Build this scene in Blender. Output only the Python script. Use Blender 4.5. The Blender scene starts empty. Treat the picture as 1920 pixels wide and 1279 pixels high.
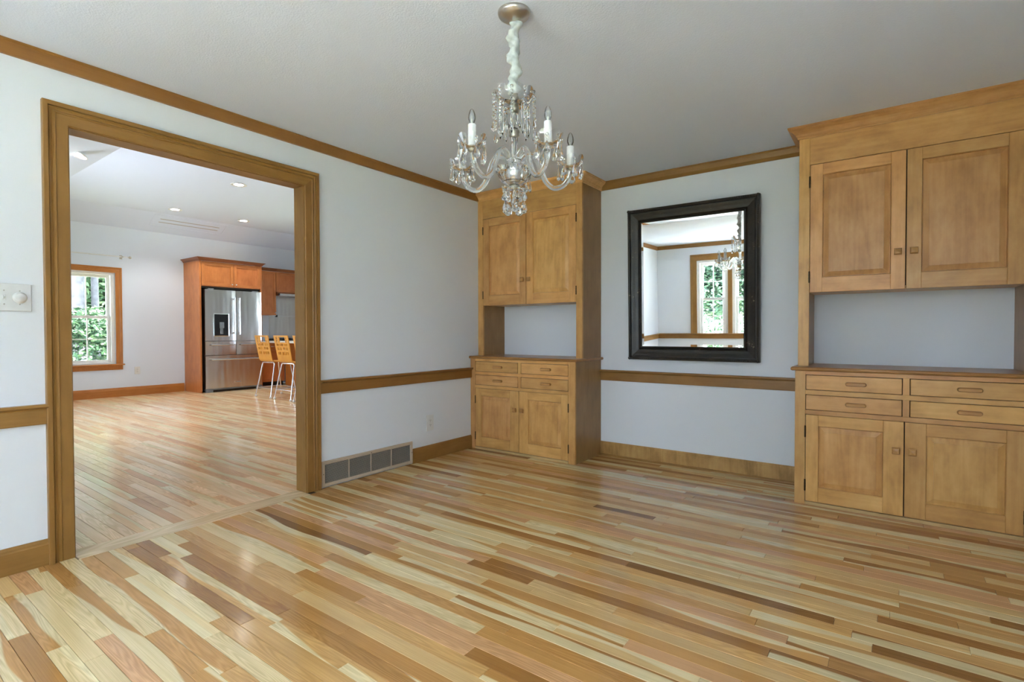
import bpy, bmesh, math, random
from mathutils import Vector, Matrix
from mathutils import noise as mnoise

scene = bpy.context.scene
COL = scene.collection
PI = math.pi
RND = random.Random(7)

# ------------------------------------------------------------------ camera
CAM = Vector((3.2585, -4.2674, 1.1069))
YAW, PITCH, ROLL, FPX = 0.63054, -0.01708, -0.00191, 975.79
_fw = Vector((-math.sin(YAW)*math.cos(PITCH), math.cos(YAW)*math.cos(PITCH), math.sin(PITCH)))
_rt = Vector((math.cos(YAW), math.sin(YAW), 0)); _up = _rt.cross(_fw)
_r2 = _rt*math.cos(ROLL)+_up*math.sin(ROLL); _u2 = -_rt*math.sin(ROLL)+_up*math.cos(ROLL)
cd = bpy.data.cameras.new('camera'); cam = bpy.data.objects.new('camera', cd); COL.objects.link(cam)
cd.sensor_width = 36; cd.lens = FPX/1920*36; cd.clip_start = 0.02; cd.clip_end = 300
M = Matrix(((_r2.x, _u2.x, -_fw.x, CAM.x), (_r2.y, _u2.y, -_fw.y, CAM.y), (_r2.z, _u2.z, -_fw.z, CAM.z), (0, 0, 0, 1)))
cam.matrix_world = M
scene.camera = cam

# ------------------------------------------------------------------ world, sun, exposure
SKY = 4.6
w = bpy.data.worlds.new('overcast_sky'); scene.world = w; w.use_nodes = True
bg = w.node_tree.nodes['Background']
bg.inputs[0].default_value = (0.68, 0.82, 1.0, 1); bg.inputs[1].default_value = SKY
sl = bpy.data.lights.new('sun', 'SUN'); sun = bpy.data.objects.new('sun', sl); COL.objects.link(sun)
sl.energy = 24.0; sl.angle = math.radians(2); sl.color = (.97, .97, 1.0)
sun.rotation_euler = Vector((.2, .14, .97)).to_track_quat('Z', 'Y').to_euler()      # high over the house
sun.location = (0, 0, 12)
def portal(name, loc, rot, sx, sy):
    l = bpy.data.lights.new(name, 'AREA'); l.shape = 'RECTANGLE'; l.size = sx; l.size_y = sy
    l.cycles.is_portal = True
    o = bpy.data.objects.new(name, l); COL.objects.link(o); o.location = loc; o.rotation_euler = rot
    return o
portal('sky_portal_front', (2.235, -6.0, 1.42), (PI/2, 0, 0), 3.05, 1.5)        # faces +y, into the room
portal('sky_portal_right', (4.0, -5.01, 1.42), (PI/2, 0, PI/2), 1.35, 1.5)
portal('sky_portal_kitchen', (-4.25, -4.72, 1.42), (PI/2, 0, 0), 1.9, 1.45)
portal('sky_portal_kitchen_end', (-4.2, 4.32, 1.6), (-PI/2, 0, 0), 2.4, 1.2)
vs = scene.view_settings
vs.view_transform = 'Standard'; vs.look = 'None'; vs.gamma = 1; vs.exposure = 2.28
try: vs.use_curve_mapping = False
except Exception: pass

# ------------------------------------------------------------------ materials
def srgb(r, g, b):
    f = lambda c: c/12.92 if c <= .04045 else ((c+.055)/1.055)**2.4
    return (f(r/255), f(g/255), f(b/255), 1)
class NT:
    def __init__(s, name):
        s.m = bpy.data.materials.new(name); s.m.use_nodes = True
        s.t = s.m.node_tree; s.b = s.t.nodes['Principled BSDF']
    def n(s, ty, **kw):
        o = s.t.nodes.new(ty)
        for k, v in kw.items(): setattr(o, k, v)
        return o
    def l(s, a, b): s.t.links.new(a, b)
    def math(s, op, a, b=None, clamp=False):
        o = s.n('ShaderNodeMath', operation=op, use_clamp=clamp)
        for i, v in enumerate((a, b)):
            if v is None: continue
            if isinstance(v, (int, float)): o.inputs[i].default_value = v
            else: s.l(v, o.inputs[i])
        return o.outputs[0]
    def comb(s, x, y, z):
        o = s.n('ShaderNodeCombineXYZ')
        for i, v in enumerate((x, y, z)):
            if isinstance(v, (int, float)): o.inputs[i].default_value = v
            else: s.l(v, o.inputs[i])
        return o.outputs[0]
    def noise(s, vec, scale=1, detail=2, rough=.5):
        o = s.n('ShaderNodeTexNoise'); o.inputs['Scale'].default_value = scale
        o.inputs['Detail'].default_value = detail; o.inputs['Roughness'].default_value = rough
        if vec is not None: s.l(vec, o.inputs['Vector'])
        return o.outputs['Fac']
    def mix(s, fac, a, b, bt='MIX'):
        o = s.n('ShaderNodeMix', data_type='RGBA', blend_type=bt)
        if isinstance(fac, (int, float)): o.inputs[0].default_value = fac
        else: s.l(fac, o.inputs[0])
        for i, v in ((6, a), (7, b)):
            if isinstance(v, tuple): o.inputs[i].default_value = v
            else: s.l(v, o.inputs[i])
        return o.outputs[2]
    def ramp(s, fac, stops):
        o = s.n('ShaderNodeValToRGB'); cr = o.color_ramp
        while len(cr.elements) < len(stops): cr.elements.new(.5)
        for e, (p, c) in zip(cr.elements, stops): e.position = p; e.color = c
        s.l(fac, o.inputs[0]); return o.outputs[0]
    def mapr(s, v, a, b, c, d):
        o = s.n('ShaderNodeMapRange'); s.l(v, o.inputs[0])
        for i, q in enumerate((a, b, c, d)): o.inputs[i+1].default_value = q
        return o.outputs[0]
    def bump(s, h, strength, dist):
        o = s.n('ShaderNodeBump'); o.inputs['Strength'].default_value = strength; o.inputs['Distance'].default_value = dist
        s.l(h, o.inputs['Height']); s.l(o.outputs[0], s.b.inputs['Normal'])
    def set(s, **kw):
        for k, v in kw.items(): s.b.inputs[k.replace('_', ' ')].default_value = v
def plain(name, col, rough=.5, metal=0, spec=None, var=.03, scale=30):
    q = NT(name); tc = q.n('ShaderNodeTexCoord')
    f = q.noise(tc.outputs['Object'], scale, 3)
    lo = tuple(c*(1-var) for c in col[:3])+(1,); hi = tuple(min(1, c*(1+var)) for c in col[:3])+(1,)
    q.l(q.ramp(f, [(.3, lo), (.7, hi)]), q.b.inputs['Base Color'])
    q.set(Roughness=rough, Metallic=metal)
    if spec is not None: q.set(Specular_IOR_Level=spec)
    return q.m
def paint(name, col, bump, scale, rough=.6):
    q = NT(name); tc = q.n('ShaderNodeTexCoord'); q.b.inputs['Base Color'].default_value = col
    q.set(Roughness=rough, Specular_IOR_Level=.3)
    f = q.noise(tc.outputs['Object'], scale, 4, .6); q.bump(f, .35, bump)
    return q.m
def wood(name, dark, mid, light, axis='Z', rough=.35, figure=1.0, var=.1):
    """grain runs along `axis` of the object; blotchy birch / maple figure"""
    q = NT(name); tc = q.n('ShaderNodeTexCoord'); oi = q.n('ShaderNodeObjectInfo')
    sp = q.n('ShaderNodeSeparateXYZ'); q.l(tc.outputs['Object'], sp.inputs[0])
    c = {'X': (0, 1, 2), 'Y': (1, 0, 2), 'Z': (2, 0, 1)}[axis]
    L, A, B = (sp.outputs[i] for i in c)
    off = q.math('MULTIPLY', oi.outputs['Random'], 37.0)
    g = q.noise(q.comb(q.math('ADD', q.math('MULTIPLY', L, 2.2), off), q.math('MULTIPLY', A, 70), q.math('MULTIPLY', B, 70)), 1, 4, .6)
    bl = q.noise(q.comb(q.math('ADD', q.math('MULTIPLY', L, 5.0), off), q.math('MULTIPLY', A, 9), q.math('MULTIPLY', B, 9)), 1, 4, .6)
    cn = q.noise(q.comb(q.math('ADD', q.math('MULTIPLY', L, 1.1), off), q.math('MULTIPLY', A, 9), q.math('MULTIPLY', B, 9)), 1, 1)
    rings = q.math('MULTIPLY', q.math('SINE', q.math('MULTIPLY', cn, 46)), .022*figure)
    f = q.math('ADD', q.math('ADD', q.math('MULTIPLY', g, .22), q.math('ADD', q.math('MULTIPLY', bl, .60*figure), .13+(1-figure)*.30)), rings)
    col = q.ramp(f, [(.30, dark), (.54, mid), (.78, light)])
    hv = q.n('ShaderNodeHueSaturation'); q.l(col, hv.inputs['Color'])
    q.l(q.mapr(oi.outputs['Random'], 0, 1, 1-var, 1+var), hv.inputs['Value'])
    q.l(q.mapr(q.math('FRACT', q.math('MULTIPLY', oi.outputs['Random'], 7.31)), 0, 1, .5-.08*var, .5+.02*var), hv.inputs['Hue'])
    q.l(hv.outputs[0], q.b.inputs['Base Color'])
    q.set(Roughness=rough, Specular_IOR_Level=.45)
    q.bump(g, .08, .002)
    return q.m
def plank_mat(name, rough):
    q = NT(name)
    pu = q.n('ShaderNodeAttribute', attribute_name='pu'); pc = q.n('ShaderNodeAttribute', attribute_name='pc'); sd = q.n('ShaderNodeAttribute', attribute_name='sd')
    sp = q.n('ShaderNodeSeparateXYZ'); q.l(pu.outputs['Vector'], sp.inputs[0])
    u, v, th = sp.outputs
    s = q.math('MULTIPLY', sd.outputs['Fac'], 91.0)
    g = q.noise(q.comb(q.math('MULTIPLY', u, 3.0), q.math('MULTIPLY', v, 330), s), 1, 3, .6)
    bl = q.noise(q.comb(q.math('MULTIPLY', u, 2.2), q.math('MULTIPLY', v, 16), s), 1, 2)
    cn = q.noise(q.comb(q.math('MULTIPLY', u, 1.7), q.math('MULTIPLY', v, 22), s), 1, 1)
    ring = q.math('SINE', q.math('MULTIPLY', cn, 75))
    amp = q.math('MULTIPLY', q.math('GREATER_THAN', q.math('FRACT', q.math('MULTIPLY', sd.outputs['Fac'], 7.3)), .45), .09)
    val = q.math('ADD', q.math('ADD', q.mapr(g, .25, .75, .86, 1.10), q.mapr(bl, .25, .75, -.10, .10)), q.math('MULTIPLY', ring, amp))
    wob = q.noise(q.comb(q.math('MULTIPLY', u, 1.3), 0.0, s), 1, 1)
    edge = q.math('SUBTRACT', q.math('ADD', q.math('DIVIDE', v, .06), q.math('MULTIPLY', q.math('SUBTRACT', wob, .5), 2.4)), th)
    sap = q.math('MULTIPLY', q.mapr(edge, -.05, .05, 0, 1), .8, True)
    base = q.mix(sap, pc.outputs['Color'], srgb(230, 212, 166))
    val3 = q.comb(val, q.math('POWER', val, 1.15), q.math('POWER', val, 1.4))
    q.l(q.mix(1.0, base, val3, 'MULTIPLY'), q.b.inputs['Base Color'])
    q.set(Roughness=rough, Specular_IOR_Level=.5)
    q.bump(g, .02, .0006)
    return q.m
def glass(name, col=(1, 1, 1, 1), rough=0.0, ior=1.5):
    q = NT(name); q.b.inputs['Base Color'].default_value = col
    q.set(Roughness=rough, Transmission_Weight=1.0, IOR=ior); return q.m
def pane_glass(name):
    q = NT(name); q.t.nodes.remove(q.b)
    tr = q.n('ShaderNodeBsdfTransparent'); tr.inputs[0].default_value = (.95, .97, .96, 1)
    gl = q.n('ShaderNodeBsdfGlossy'); gl.inputs['Roughness'].default_value = .02
    fr = q.n('ShaderNodeFresnel'); fr.inputs[0].default_value = 1.45
    mx = q.n('ShaderNodeMixShader'); q.l(fr.outputs[0], mx.inputs[0]); q.l(tr.outputs[0], mx.inputs[1]); q.l(gl.outputs[0], mx.inputs[2])
    q.l(mx.outputs[0], q.t.nodes['Material Output'].inputs[0]); return q.m
def steel(name, col, rough, wav=.0):
    q = NT(name); q.b.inputs['Base Color'].default_value = col; q.set(Metallic=1.0, Roughness=rough)
    tc = q.n('ShaderNodeTexCoord'); sp = q.n('ShaderNodeSeparateXYZ'); q.l(tc.outputs['Object'], sp.inputs[0])
    h = q.noise(q.comb(q.math('MULTIPLY', sp.outputs[0], 7), q.math('MULTIPLY', sp.outputs[1], 7), q.math('MULTIPLY', sp.outputs[2], 1.2)), 1, 1)
    if wav: q.bump(h, wav, .05)
    return q.m
def emit(name, col, st):
    q = NT(name); q.b.inputs['Base Color'].default_value = col
    q.b.inputs['Emission Color'].default_value = col; q.set(Emission_Strength=st, Roughness=.5); return q.m
def antique(name):
    q = NT(name); tc = q.n('ShaderNodeTexCoord')
    a = q.noise(tc.outputs['Object'], 9, 4, .65); b = q.noise(tc.outputs['Object'], 60, 4, .7)
    col = q.ramp(a, [(.35, srgb(26, 23, 20)), (.6, srgb(44, 36, 29)), (.75, srgb(66, 46, 36))])
    chip = q.math('GREATER_THAN', q.math('MULTIPLY', a, b), .395)
    q.l(q.mix(q.math('MULTIPLY', chip, .8), col, srgb(150, 138, 118)), q.b.inputs['Base Color'])
    q.set(Roughness=.38); q.bump(b, .4, .004); return q.m
def leafmat(name, a, b, c):
    q = NT(name); at = q.n('ShaderNodeAttribute', attribute_name='lf')
    q.l(q.ramp(at.outputs['Fac'], [(0, a), (.5, b), (1, c)]), q.b.inputs['Base Color']); q.set(Roughness=.6)
    q.b.inputs['Subsurface Weight'].default_value = 0
    return q.m

MT = {}
MT['wall'] = paint('wall_paint', srgb(232, 236, 243), .0015, 260)
MT['ceiling'] = paint('textured_ceiling', srgb(229, 236, 248), .006, 120, .8)
MT['kwall'] = paint('kitchen_wall_paint', srgb(226, 233, 245), .0015, 260)
MT['kceil'] = paint('kitchen_ceiling_paint', srgb(222, 232, 250), .0015, 200)
TR = (srgb(130, 92, 42), srgb(152, 111, 55), srgb(172, 130, 70))
for ax in 'XYZ': MT['trim'+ax] = wood('trim_wood_'+ax.lower(), *TR, axis=ax, rough=.38, figure=.8, var=.05)
for ax in 'Y': MT['rtrim'+ax] = wood('red_trim_wood', srgb(130, 88, 40), srgb(150, 105, 50), srgb(164, 120, 62), axis=ax, rough=.38, figure=.6, var=.04)
for ax in 'YZ': MT['ktrim'+ax] = wood('kitchen_trim_'+ax.lower(), srgb(150, 88, 32), srgb(186, 118, 54), srgb(206, 142, 78), axis=ax, rough=.35, figure=.5, var=.04)
CB = (srgb(182, 132, 72), srgb(214, 164, 96), srgb(232, 187, 120))
for ax in 'XYZ': MT['cab'+ax] = wood('maple_cabinet_'+ax.lower(), *CB, axis=ax, rough=.34, figure=1.15, var=.13)
MT['cabside'] = wood('hutch_side_wood', srgb(132, 98, 56), srgb(158, 120, 72), srgb(174, 138, 88), axis='Z', rough=.36, figure=.9, var=.04)  # browner side wood, darkened so the colour carries the shade on the sides
MT['counter'] = wood('counter_wood', srgb(128, 84, 40), srgb(168, 118, 62), srgb(190, 142, 84), axis='X', rough=.3, figure=1, var=.03)
MT['curly'] = wood('curly_maple', srgb(136, 100, 50), srgb(184, 142, 84), srgb(206, 168, 108), axis='Z', rough=.4, figure=1.3, var=.03)
MT['pull'] = wood('pull_wood', srgb(158, 110, 58), srgb(192, 142, 82), srgb(212, 164, 102), axis='X', rough=.3, figure=.6, var=.05)
MT['pale'] = wood('pale_shoe_wood', srgb(170, 136, 88), srgb(200, 166, 114), srgb(216, 186, 138), axis='X', rough=.4, figure=.6, var=.03)
for ax in 'YZ': MT['cherry'+ax] = wood('cherry_cabinet_'+ax.lower(), srgb(150, 84, 40), srgb(186, 112, 60), srgb(206, 134, 78), axis=ax, rough=.33, figure=.8, var=.06)
MT['cherrytop'] = wood('cherry_crown', srgb(104, 56, 28), srgb(130, 74, 40), srgb(148, 88, 50), axis='Y', rough=.35, figure=.5)
MT['floor'] = plank_mat('oak_strip_floor', .13)
MT['kfloor'] = plank_mat('kitchen_oak_strip_floor', .2)
MT['gap'] = plain('floor_joint', srgb(96, 70, 42), .7)
MT['hinge'] = plain('hinge_brass', srgb(78, 62, 42), .4, 1)
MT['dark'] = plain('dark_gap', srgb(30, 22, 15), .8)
MT['frame'] = antique('antique_black_frame')
q = NT('silvered_mirror'); q.b.inputs['Base Color'].default_value = (.93, .95, .94, 1); q.set(Metallic=1, Roughness=.0)
MT['mirror'] = q.m
MT['nickel'] = plain('brushed_nickel', (.55, .52, .48, 1), .28, 1)
MT['chrome'] = plain('chrome', (.78, .78, .80, 1), .15, 1)
MT['crystal'] = glass('crystal_glass', (.97, .985, .98, 1), 0, 1.54)
def thin_glass(name, k, base, white):
    q = NT(name); q.t.nodes.remove(q.b)
    tr = q.n('ShaderNodeBsdfTransparent'); tr.inputs[0].default_value = (.97, .98, .98, 1)
    gl = q.n('ShaderNodeBsdfGlossy'); gl.inputs['Roughness'].default_value = .04
    df = q.n('ShaderNodeBsdfTranslucent'); df.inputs[0].default_value = (.9, .93, .93, 1)
    fr = q.n('ShaderNodeFresnel'); fr.inputs[0].default_value = 1.5
    m1 = q.n('ShaderNodeMixShader'); m1.inputs[0].default_value = white; q.l(tr.outputs[0], m1.inputs[1]); q.l(df.outputs[0], m1.inputs[2])
    mx = q.n('ShaderNodeMixShader'); q.l(q.math('ADD', q.math('MULTIPLY', fr.outputs[0], k), base, True), mx.inputs[0]); q.l(m1.outputs[0], mx.inputs[1]); q.l(gl.outputs[0], mx.inputs[2])
    q.l(mx.outputs[0], q.t.nodes['Material Output'].inputs[0]); return q.m
MT['bulb'] = thin_glass('bulb_glass', .9, .03, .03)
MT['thin'] = thin_glass('blown_thin_glass', .9, .05, .10)
q = NT('clear_arm_glass'); q.b.inputs['Base Color'].default_value = (.95, .97, .97, 1); q.set(Roughness=.03, Transmission_Weight=.95, IOR=1.48); MT['arm'] = q.m
MT['filament'] = plain('filament_stem', srgb(200, 205, 205), .3)
MT['candle'] = plain('candle_white', srgb(240, 240, 240), .4)
MT['metalcap'] = plain('aged_cap_metal', (.45, .44, .38, 1), .3, 1)
q = NT('silk_sleeve'); tc = q.n('ShaderNodeTexCoord')
q.l(q.ramp(q.noise(tc.outputs['Object'], 40, 3), [(.3, srgb(176, 184, 182)), (.7, srgb(214, 221, 219))]), q.b.inputs['Base Color'])
q.set(Roughness=.4, Sheen_Weight=.4); MT['silk'] = q.m
MT['plastic'] = plain('white_plastic', srgb(226, 226, 226), .35)
MT['slot'] = plain('slot_dark', srgb(60, 58, 56), .6)
MT['grille'] = plain('tan_grille', srgb(198, 178, 156), .45)
MT['louver'] = plain('grille_louver', srgb(164, 152, 140), .5)
MT['ventdark'] = plain('duct_dark', srgb(42, 38, 36), .8)
MT['vinyl'] = plain('white_vinyl', srgb(232, 230, 226), .4)
MT['pane'] = pane_glass('window_glass')
MT['steel'] = steel('stainless_steel', (.60, .575, .55, 1), .27, .25)
MT['steeld'] = steel('stainless_side', (.35, .34, .33, 1), .4)
MT['black'] = plain('black_plastic', srgb(18, 18, 19), .25)
MT['greyp'] = plain('grey_plastic', srgb(120, 124, 128), .4)
MT['quartz'] = plain('white_quartz', srgb(232, 230, 226), .25, var=.02)
MT['stool'] = wood('honey_plywood', srgb(196, 128, 40), srgb(226, 158, 62), srgb(238, 178, 84), axis='Z', rough=.35, figure=.5, var=.03)
MT['lamp'] = emit('lamp_lens', (1, .97, .92, 1), 9)
MT['bark'] = plain('tree_bark', srgb(92, 88, 92), .9, var=.35, scale=9)
MT['leaf'] = leafmat('leaf_green', srgb(48, 78, 54), srgb(88, 116, 82), srgb(140, 160, 122))
MT['leaf2'] = leafmat('leaf_dark', srgb(50, 78, 64), srgb(84, 110, 88), srgb(128, 148, 122))
MT['lawn'] = plain('lawn_ground', srgb(140, 148, 116), .9, var=.2, scale=3)
MT['stone'] = plain('pale_patio_stone', srgb(206, 207, 208), .8, var=.08, scale=6)

# ------------------------------------------------------------------ mesh helpers
class MB:
    """collects verts / faces (with material slots) into one mesh"""
    def __init__(s): s.v = []; s.f = []; s.mi = []; s.sm = []
    def add(s, vs, fs, mi=0, smooth=False):
        b = len(s.v); s.v += [tuple(p) for p in vs]
        for f in fs: s.f.append([b+i for i in f]); s.mi.append(mi); s.sm.append(smooth)
        return s
    def box(s, x0, x1, y0, y1, z0, z1, mi=0):
        v = [(x, y, z) for x in (x0, x1) for y in (y0, y1) for z in (z0, z1)]
        return s.add(v, [(0, 1, 3, 2), (4, 6, 7, 5), (0, 4, 5, 1), (2, 3, 7, 6), (0, 2, 6, 4), (1, 5, 7, 3)], mi)
    def cbox(s, x0, x1, y0, y1, z0, z1, c=.002, mi=0):
        """box with chamfered edges"""
        bm = bmesh.new(); bmesh.ops.create_cube(bm, size=1)
        for p in bm.verts:
            p.co = Vector(((x0+x1)/2+p.co.x*(x1-x0), (y0+y1)/2+p.co.y*(y1-y0), (z0+z1)/2+p.co.z*(z1-z0)))
        bmesh.ops.bevel(bm, geom=bm.edges[:], offset=c, segments=1, affect='EDGES')
        bm.verts.index_update()
        s.add([p.co for p in bm.verts], [[p.index for p in f.verts] for f in bm.faces], mi); bm.free(); return s
    def lathe(s, prof, seg=16, c=(0, 0, 0), mi=0, smooth=True, scal=None, flat=(1, 1)):
        vs = []
        for k, (r, z) in enumerate(prof):
            for i in range(seg):
                a = 2*PI*i/seg; rr = r*(1+(scal(k, a) if scal else 0))
                vs.append((c[0]+rr*math.cos(a)*flat[0], c[1]+rr*math.sin(a)*flat[1], c[2]+z))
        fs = [(k*seg+i, k*seg+(i+1) % seg, (k+1)*seg+(i+1) % seg, (k+1)*seg+i) for k in range(len(prof)-1) for i in range(seg)]
        s.add(vs, fs, mi, smooth)
        if prof[0][0] > 1e-6: s.add([vs[i] for i in range(seg)], [tuple(reversed(range(seg)))], mi)
        if prof[-1][0] > 1e-6: s.add(vs[-seg:], [tuple(range(seg))], mi)
        return s
    def tube(s, pts, r, seg=8, mi=0, cap=True):
        pts = [Vector(p) for p in pts]; n = len(pts); vs = []
        rad = r if callable(r) else (lambda t: r)
        t0 = (pts[1]-pts[0]).normalized(); ref = Vector((0, 0, 1)) if abs(t0.z) < .9 else Vector((1, 0, 0))
        nrm = t0.cross(ref).normalized()
        for i in range(n):
            t = (pts[min(i+1, n-1)]-pts[max(i-1, 0)]).normalized()
            nrm = (nrm-t*nrm.dot(t)).normalized(); bn = t.cross(nrm)
            for k in range(seg):
                a = 2*PI*k/seg; vs.append(pts[i]+(nrm*math.cos(a)+bn*math.sin(a))*rad(i/(n-1)))
        fs = [(i*seg+k, i*seg+(k+1) % seg, (i+1)*seg+(k+1) % seg, (i+1)*seg+k) for i in range(n-1) for k in range(seg)]
        s.add(vs, fs, mi, True)
        if cap: s.add(vs[:seg], [tuple(reversed(range(seg)))], mi); s.add(vs[-seg:], [tuple(range(seg))], mi)
        return s
    def sphere(s, c, r, seg=10, rings=6, mi=0, smooth=True, sx=1, sy=1, sz=1):
        pr = [(r*math.sin(PI*k/rings), -r*math.cos(PI*k/rings)*sz) for k in range(rings+1)]
        pr[0] = (1e-7, pr[0][1]); pr[-1] = (1e-7, pr[-1][1])
        return s.lathe(pr, seg, c, mi, smooth, None, (sx, sy))
    def sweep(s, path, N, prof, mi=0, closed=False, caps=True):
        """mitred moulding: prof = [(a, b)], a along N x tangent, b along N"""
        P = [Vector(p) for p in path]; N = Vector(N).normalized(); n = len(P); vs = []; m = len(prof)
        segs = n if closed else n-1
        tg = [(P[(i+1) % n]-P[i]).normalized() for i in range(segs)]
        for i in range(n):
            a = tg[i-1] if (i > 0 or closed) else tg[0]; b = tg[i] if i < segs else tg[-1]
            sa, sb = N.cross(a), N.cross(b); mv = sa+sb
            mv = mv/ (mv.dot(sa)) if mv.length > 1e-6 else sa
            for (u, v) in prof: vs.append(P[i]+mv*u+N*v)
        fs = [(i*m+k, i*m+(k+1) % m, ((i+1) % n)*m+(k+1) % m, ((i+1) % n)*m+k) for i in range(segs) for k in range(m)]
        s.add(vs, fs, mi)
        if caps and not closed:
            s.add(vs[:m], [tuple(range(m))], mi); s.add(vs[-m:], [tuple(reversed(range(m)))], mi)
        return s
    def mesh(s, name, mats):
        me = bpy.data.meshes.new(name); me.from_pydata(s.v, [], s.f)
        for m in mats: me.materials.append(m)
        me.polygons.foreach_set('material_index', s.mi); me.polygons.foreach_set('use_smooth', s.sm)
        bm = bmesh.new(); bm.from_mesh(me); bmesh.ops.recalc_face_normals(bm, faces=bm.faces); bm.to_mesh(me); bm.free()
        me.update(); return me
    def build(s, name, mats, parent=None, **kw):
        if not isinstance(mats, (list, tuple)): mats = [mats]
        o = bpy.data.objects.new(name, s.mesh(name, mats)); COL.objects.link(o)
        if parent: o.parent = parent
        for k, v in kw.items(): o[k] = v
        return o
def inst(name, me, parent=None, loc=(0, 0, 0), rot=(0, 0, 0), **kw):
    o = bpy.data.objects.new(name, me); COL.objects.link(o); o.parent = parent; o.location = loc; o.rotation_euler = rot
    for k, v in kw.items(): o[k] = v
    return o
def thing(name, label, cat, loc=(0, 0, 0), rot=(0, 0, 0), group=None, kind=None):
    o = bpy.data.objects.new(name, None); COL.objects.link(o); o.location = loc; o.rotation_euler = rot
    o['label'] = label; o['category'] = cat; o.empty_display_size = .1
    if group: o['group'] = group
    if kind: o['kind'] = kind
    return o
def struct(mb, name, mats, label, cat, parent=None):
    return mb.build(name, mats, parent, kind='structure', label=label, category=cat)

H = 2.44
RX, RY = 3.9, -5.89               # right wall, front wall
KX, KY0, KY1, KH = -7.58, -4.6, 4.2, 3.2
DY0, DY1, DZ = -3.475, -2.219, 2.108   # cased opening (inside faces)

# ------------------------------------------------------------------ setting: walls and ceilings
T = .11
WX0, WX1, WZ0, WZ1 = .738, 3.733, .70, 2.117
m = MB(); m.box(-T, 0, RY-.15, DY0-.005, 0, 3.5); m.box(-T, 0, DY1+.005, KY1, 0, 3.5); m.box(-T, 0, DY0-.005, DY1+.005, DZ+.005, 3.5)
struct(m, 'wall_left', [MT['wall']], 'white painted wall with the wide cased opening and a return air grille', 'wall')
m = MB(); m.box(0, RX+.15, 0, .12, 0, H)
struct(m, 'wall_back', [MT['wall']], 'white painted wall behind the mirror and the two built-in hutches', 'wall')
RW0, RW1 = -5.66, -4.364  # opening for unseen right wall windows, added for daylight
m = MB(); m.box(RX, RX+.15, RY-.15, RW0, 0, H); m.box(RX, RX+.15, RW1, 0, 0, H); m.box(RX, RX+.15, RW0, RW1, 0, WZ0); m.box(RX, RX+.15, RW0, RW1, WZ1, H)
struct(m, 'wall_right', [MT['wall']], 'white painted side wall beside the right hutch', 'wall')
m = MB(); m.box(0, WX0, RY-.15, RY, 0, H); m.box(WX1, RX, RY-.15, RY, 0, H); m.box(WX0, WX1, RY-.15, RY, 0, WZ0); m.box(WX0, WX1, RY-.15, RY, WZ1, H)
struct(m, 'wall_front', [MT['wall']], 'white painted wall with the row of windows, seen in the mirror', 'wall')
m = MB(); m.box(0, RX+.15, RY-.15, .12, H, H+.1)
struct(m, 'ceiling', [MT['ceiling']], 'pale grey textured ceiling above the dining room', 'ceiling')
# kitchen shell
kw = dict(y0=-1.80, y1=-1.037, z0=.57, z1=2.141)
m = MB(); m.box(KX-.15, KX, KY0-.15, kw['y0'], 0, KH+.1); m.box(KX-.15, KX, kw['y1'], KY1+.15, 0, KH+.1)
m.box(KX-.15, KX, kw['y0'], kw['y1'], 0, kw['z0']); m.box(KX-.15, KX, kw['y0'], kw['y1'], kw['z1'], KH+.1)
struct(m, 'wall_kitchen_far', [MT['kwall']], 'white kitchen wall with a window, behind the refrigerator', 'wall')
EX0, EX1, EZ0, EZ1 = -5.4, -3.0, 1.0, 2.2  # opening for an unseen end window added to brighten the kitchen
m = MB(); m.box(KX, EX0, KY1, KY1+.15, 0, KH+.1); m.box(EX1, -T, KY1, KY1+.15, 0, KH+.1); m.box(EX0, EX1, KY1, KY1+.15, 0, EZ0); m.box(EX0, EX1, KY1, KY1+.15, EZ1, KH+.1)
struct(m, 'wall_kitchen_side', [MT['kwall']], 'white kitchen end wall beyond the stools', 'wall')
GX0, GX1, GZ0, GZ1 = -5.2, -3.3, .7, 2.15  # opening for the unseen picture window added to light the kitchen
m = MB(); m.box(KX, GX0, KY0-.15, KY0, 0, KH+.1); m.box(GX1, -T, KY0-.15, KY0, 0, KH+.1); m.box(GX0, GX1, KY0-.15, KY0, GZ1, KH+.1); m.box(GX0, GX1, KY0-.15, KY0, 0, GZ0)
struct(m, 'wall_kitchen_front', [MT['kwall']], 'white kitchen wall with the wide glazed opening', 'wall')
CY, CX = -2.09, -7.1              # creases of the vaulted kitchen ceiling
s1, s2 = .35, .55
zc = lambda y: KH-(CY-y)*s1 if y < CY else KH
zx = lambda x: KH-(CX-x)*s2 if x < CX else KH
pts = []
m = MB()
yh = CY-(CX-KX)*s2/s1             # where the hip meets the far wall
v = [(-T, CY, KH), (CX, CY, KH), (CX, KY1, KH), (-T, KY1, KH), (KX, KY1, zx(KX)), (KX, yh, zx(KX)), (-T, KY0, zc(KY0)), (KX, KY0, zc(KY0))]
up = [(a, b, KH+.2) for a, b, c in v]
m.add(v+up, [(0, 1, 2, 3), (1, 5, 4, 2), (0, 6, 7, 5, 1), (8+3, 8+2, 8+4, 8+5, 8+7, 8+6, 8+0), (3, 2, 10, 11), (2, 4, 12, 10), (4, 5, 13, 12), (5, 7, 15, 13), (7, 6, 14, 15), (6, 0, 8, 14), (0, 3, 11, 8)])
struct(m, 'ceiling_kitchen', [MT['kceil']], 'white hipped kitchen ceiling with recessed lights', 'ceiling')

m = MB(); m.box(KX-.15, -T, -5.3, KY0-.15, 2.3, 2.42)  # roof added out of view to hold back sky light from the kitchen
struct(m, 'porch_roof', [MT['stone']], 'porch roof outside the kitchen picture window', 'porch roof')

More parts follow.
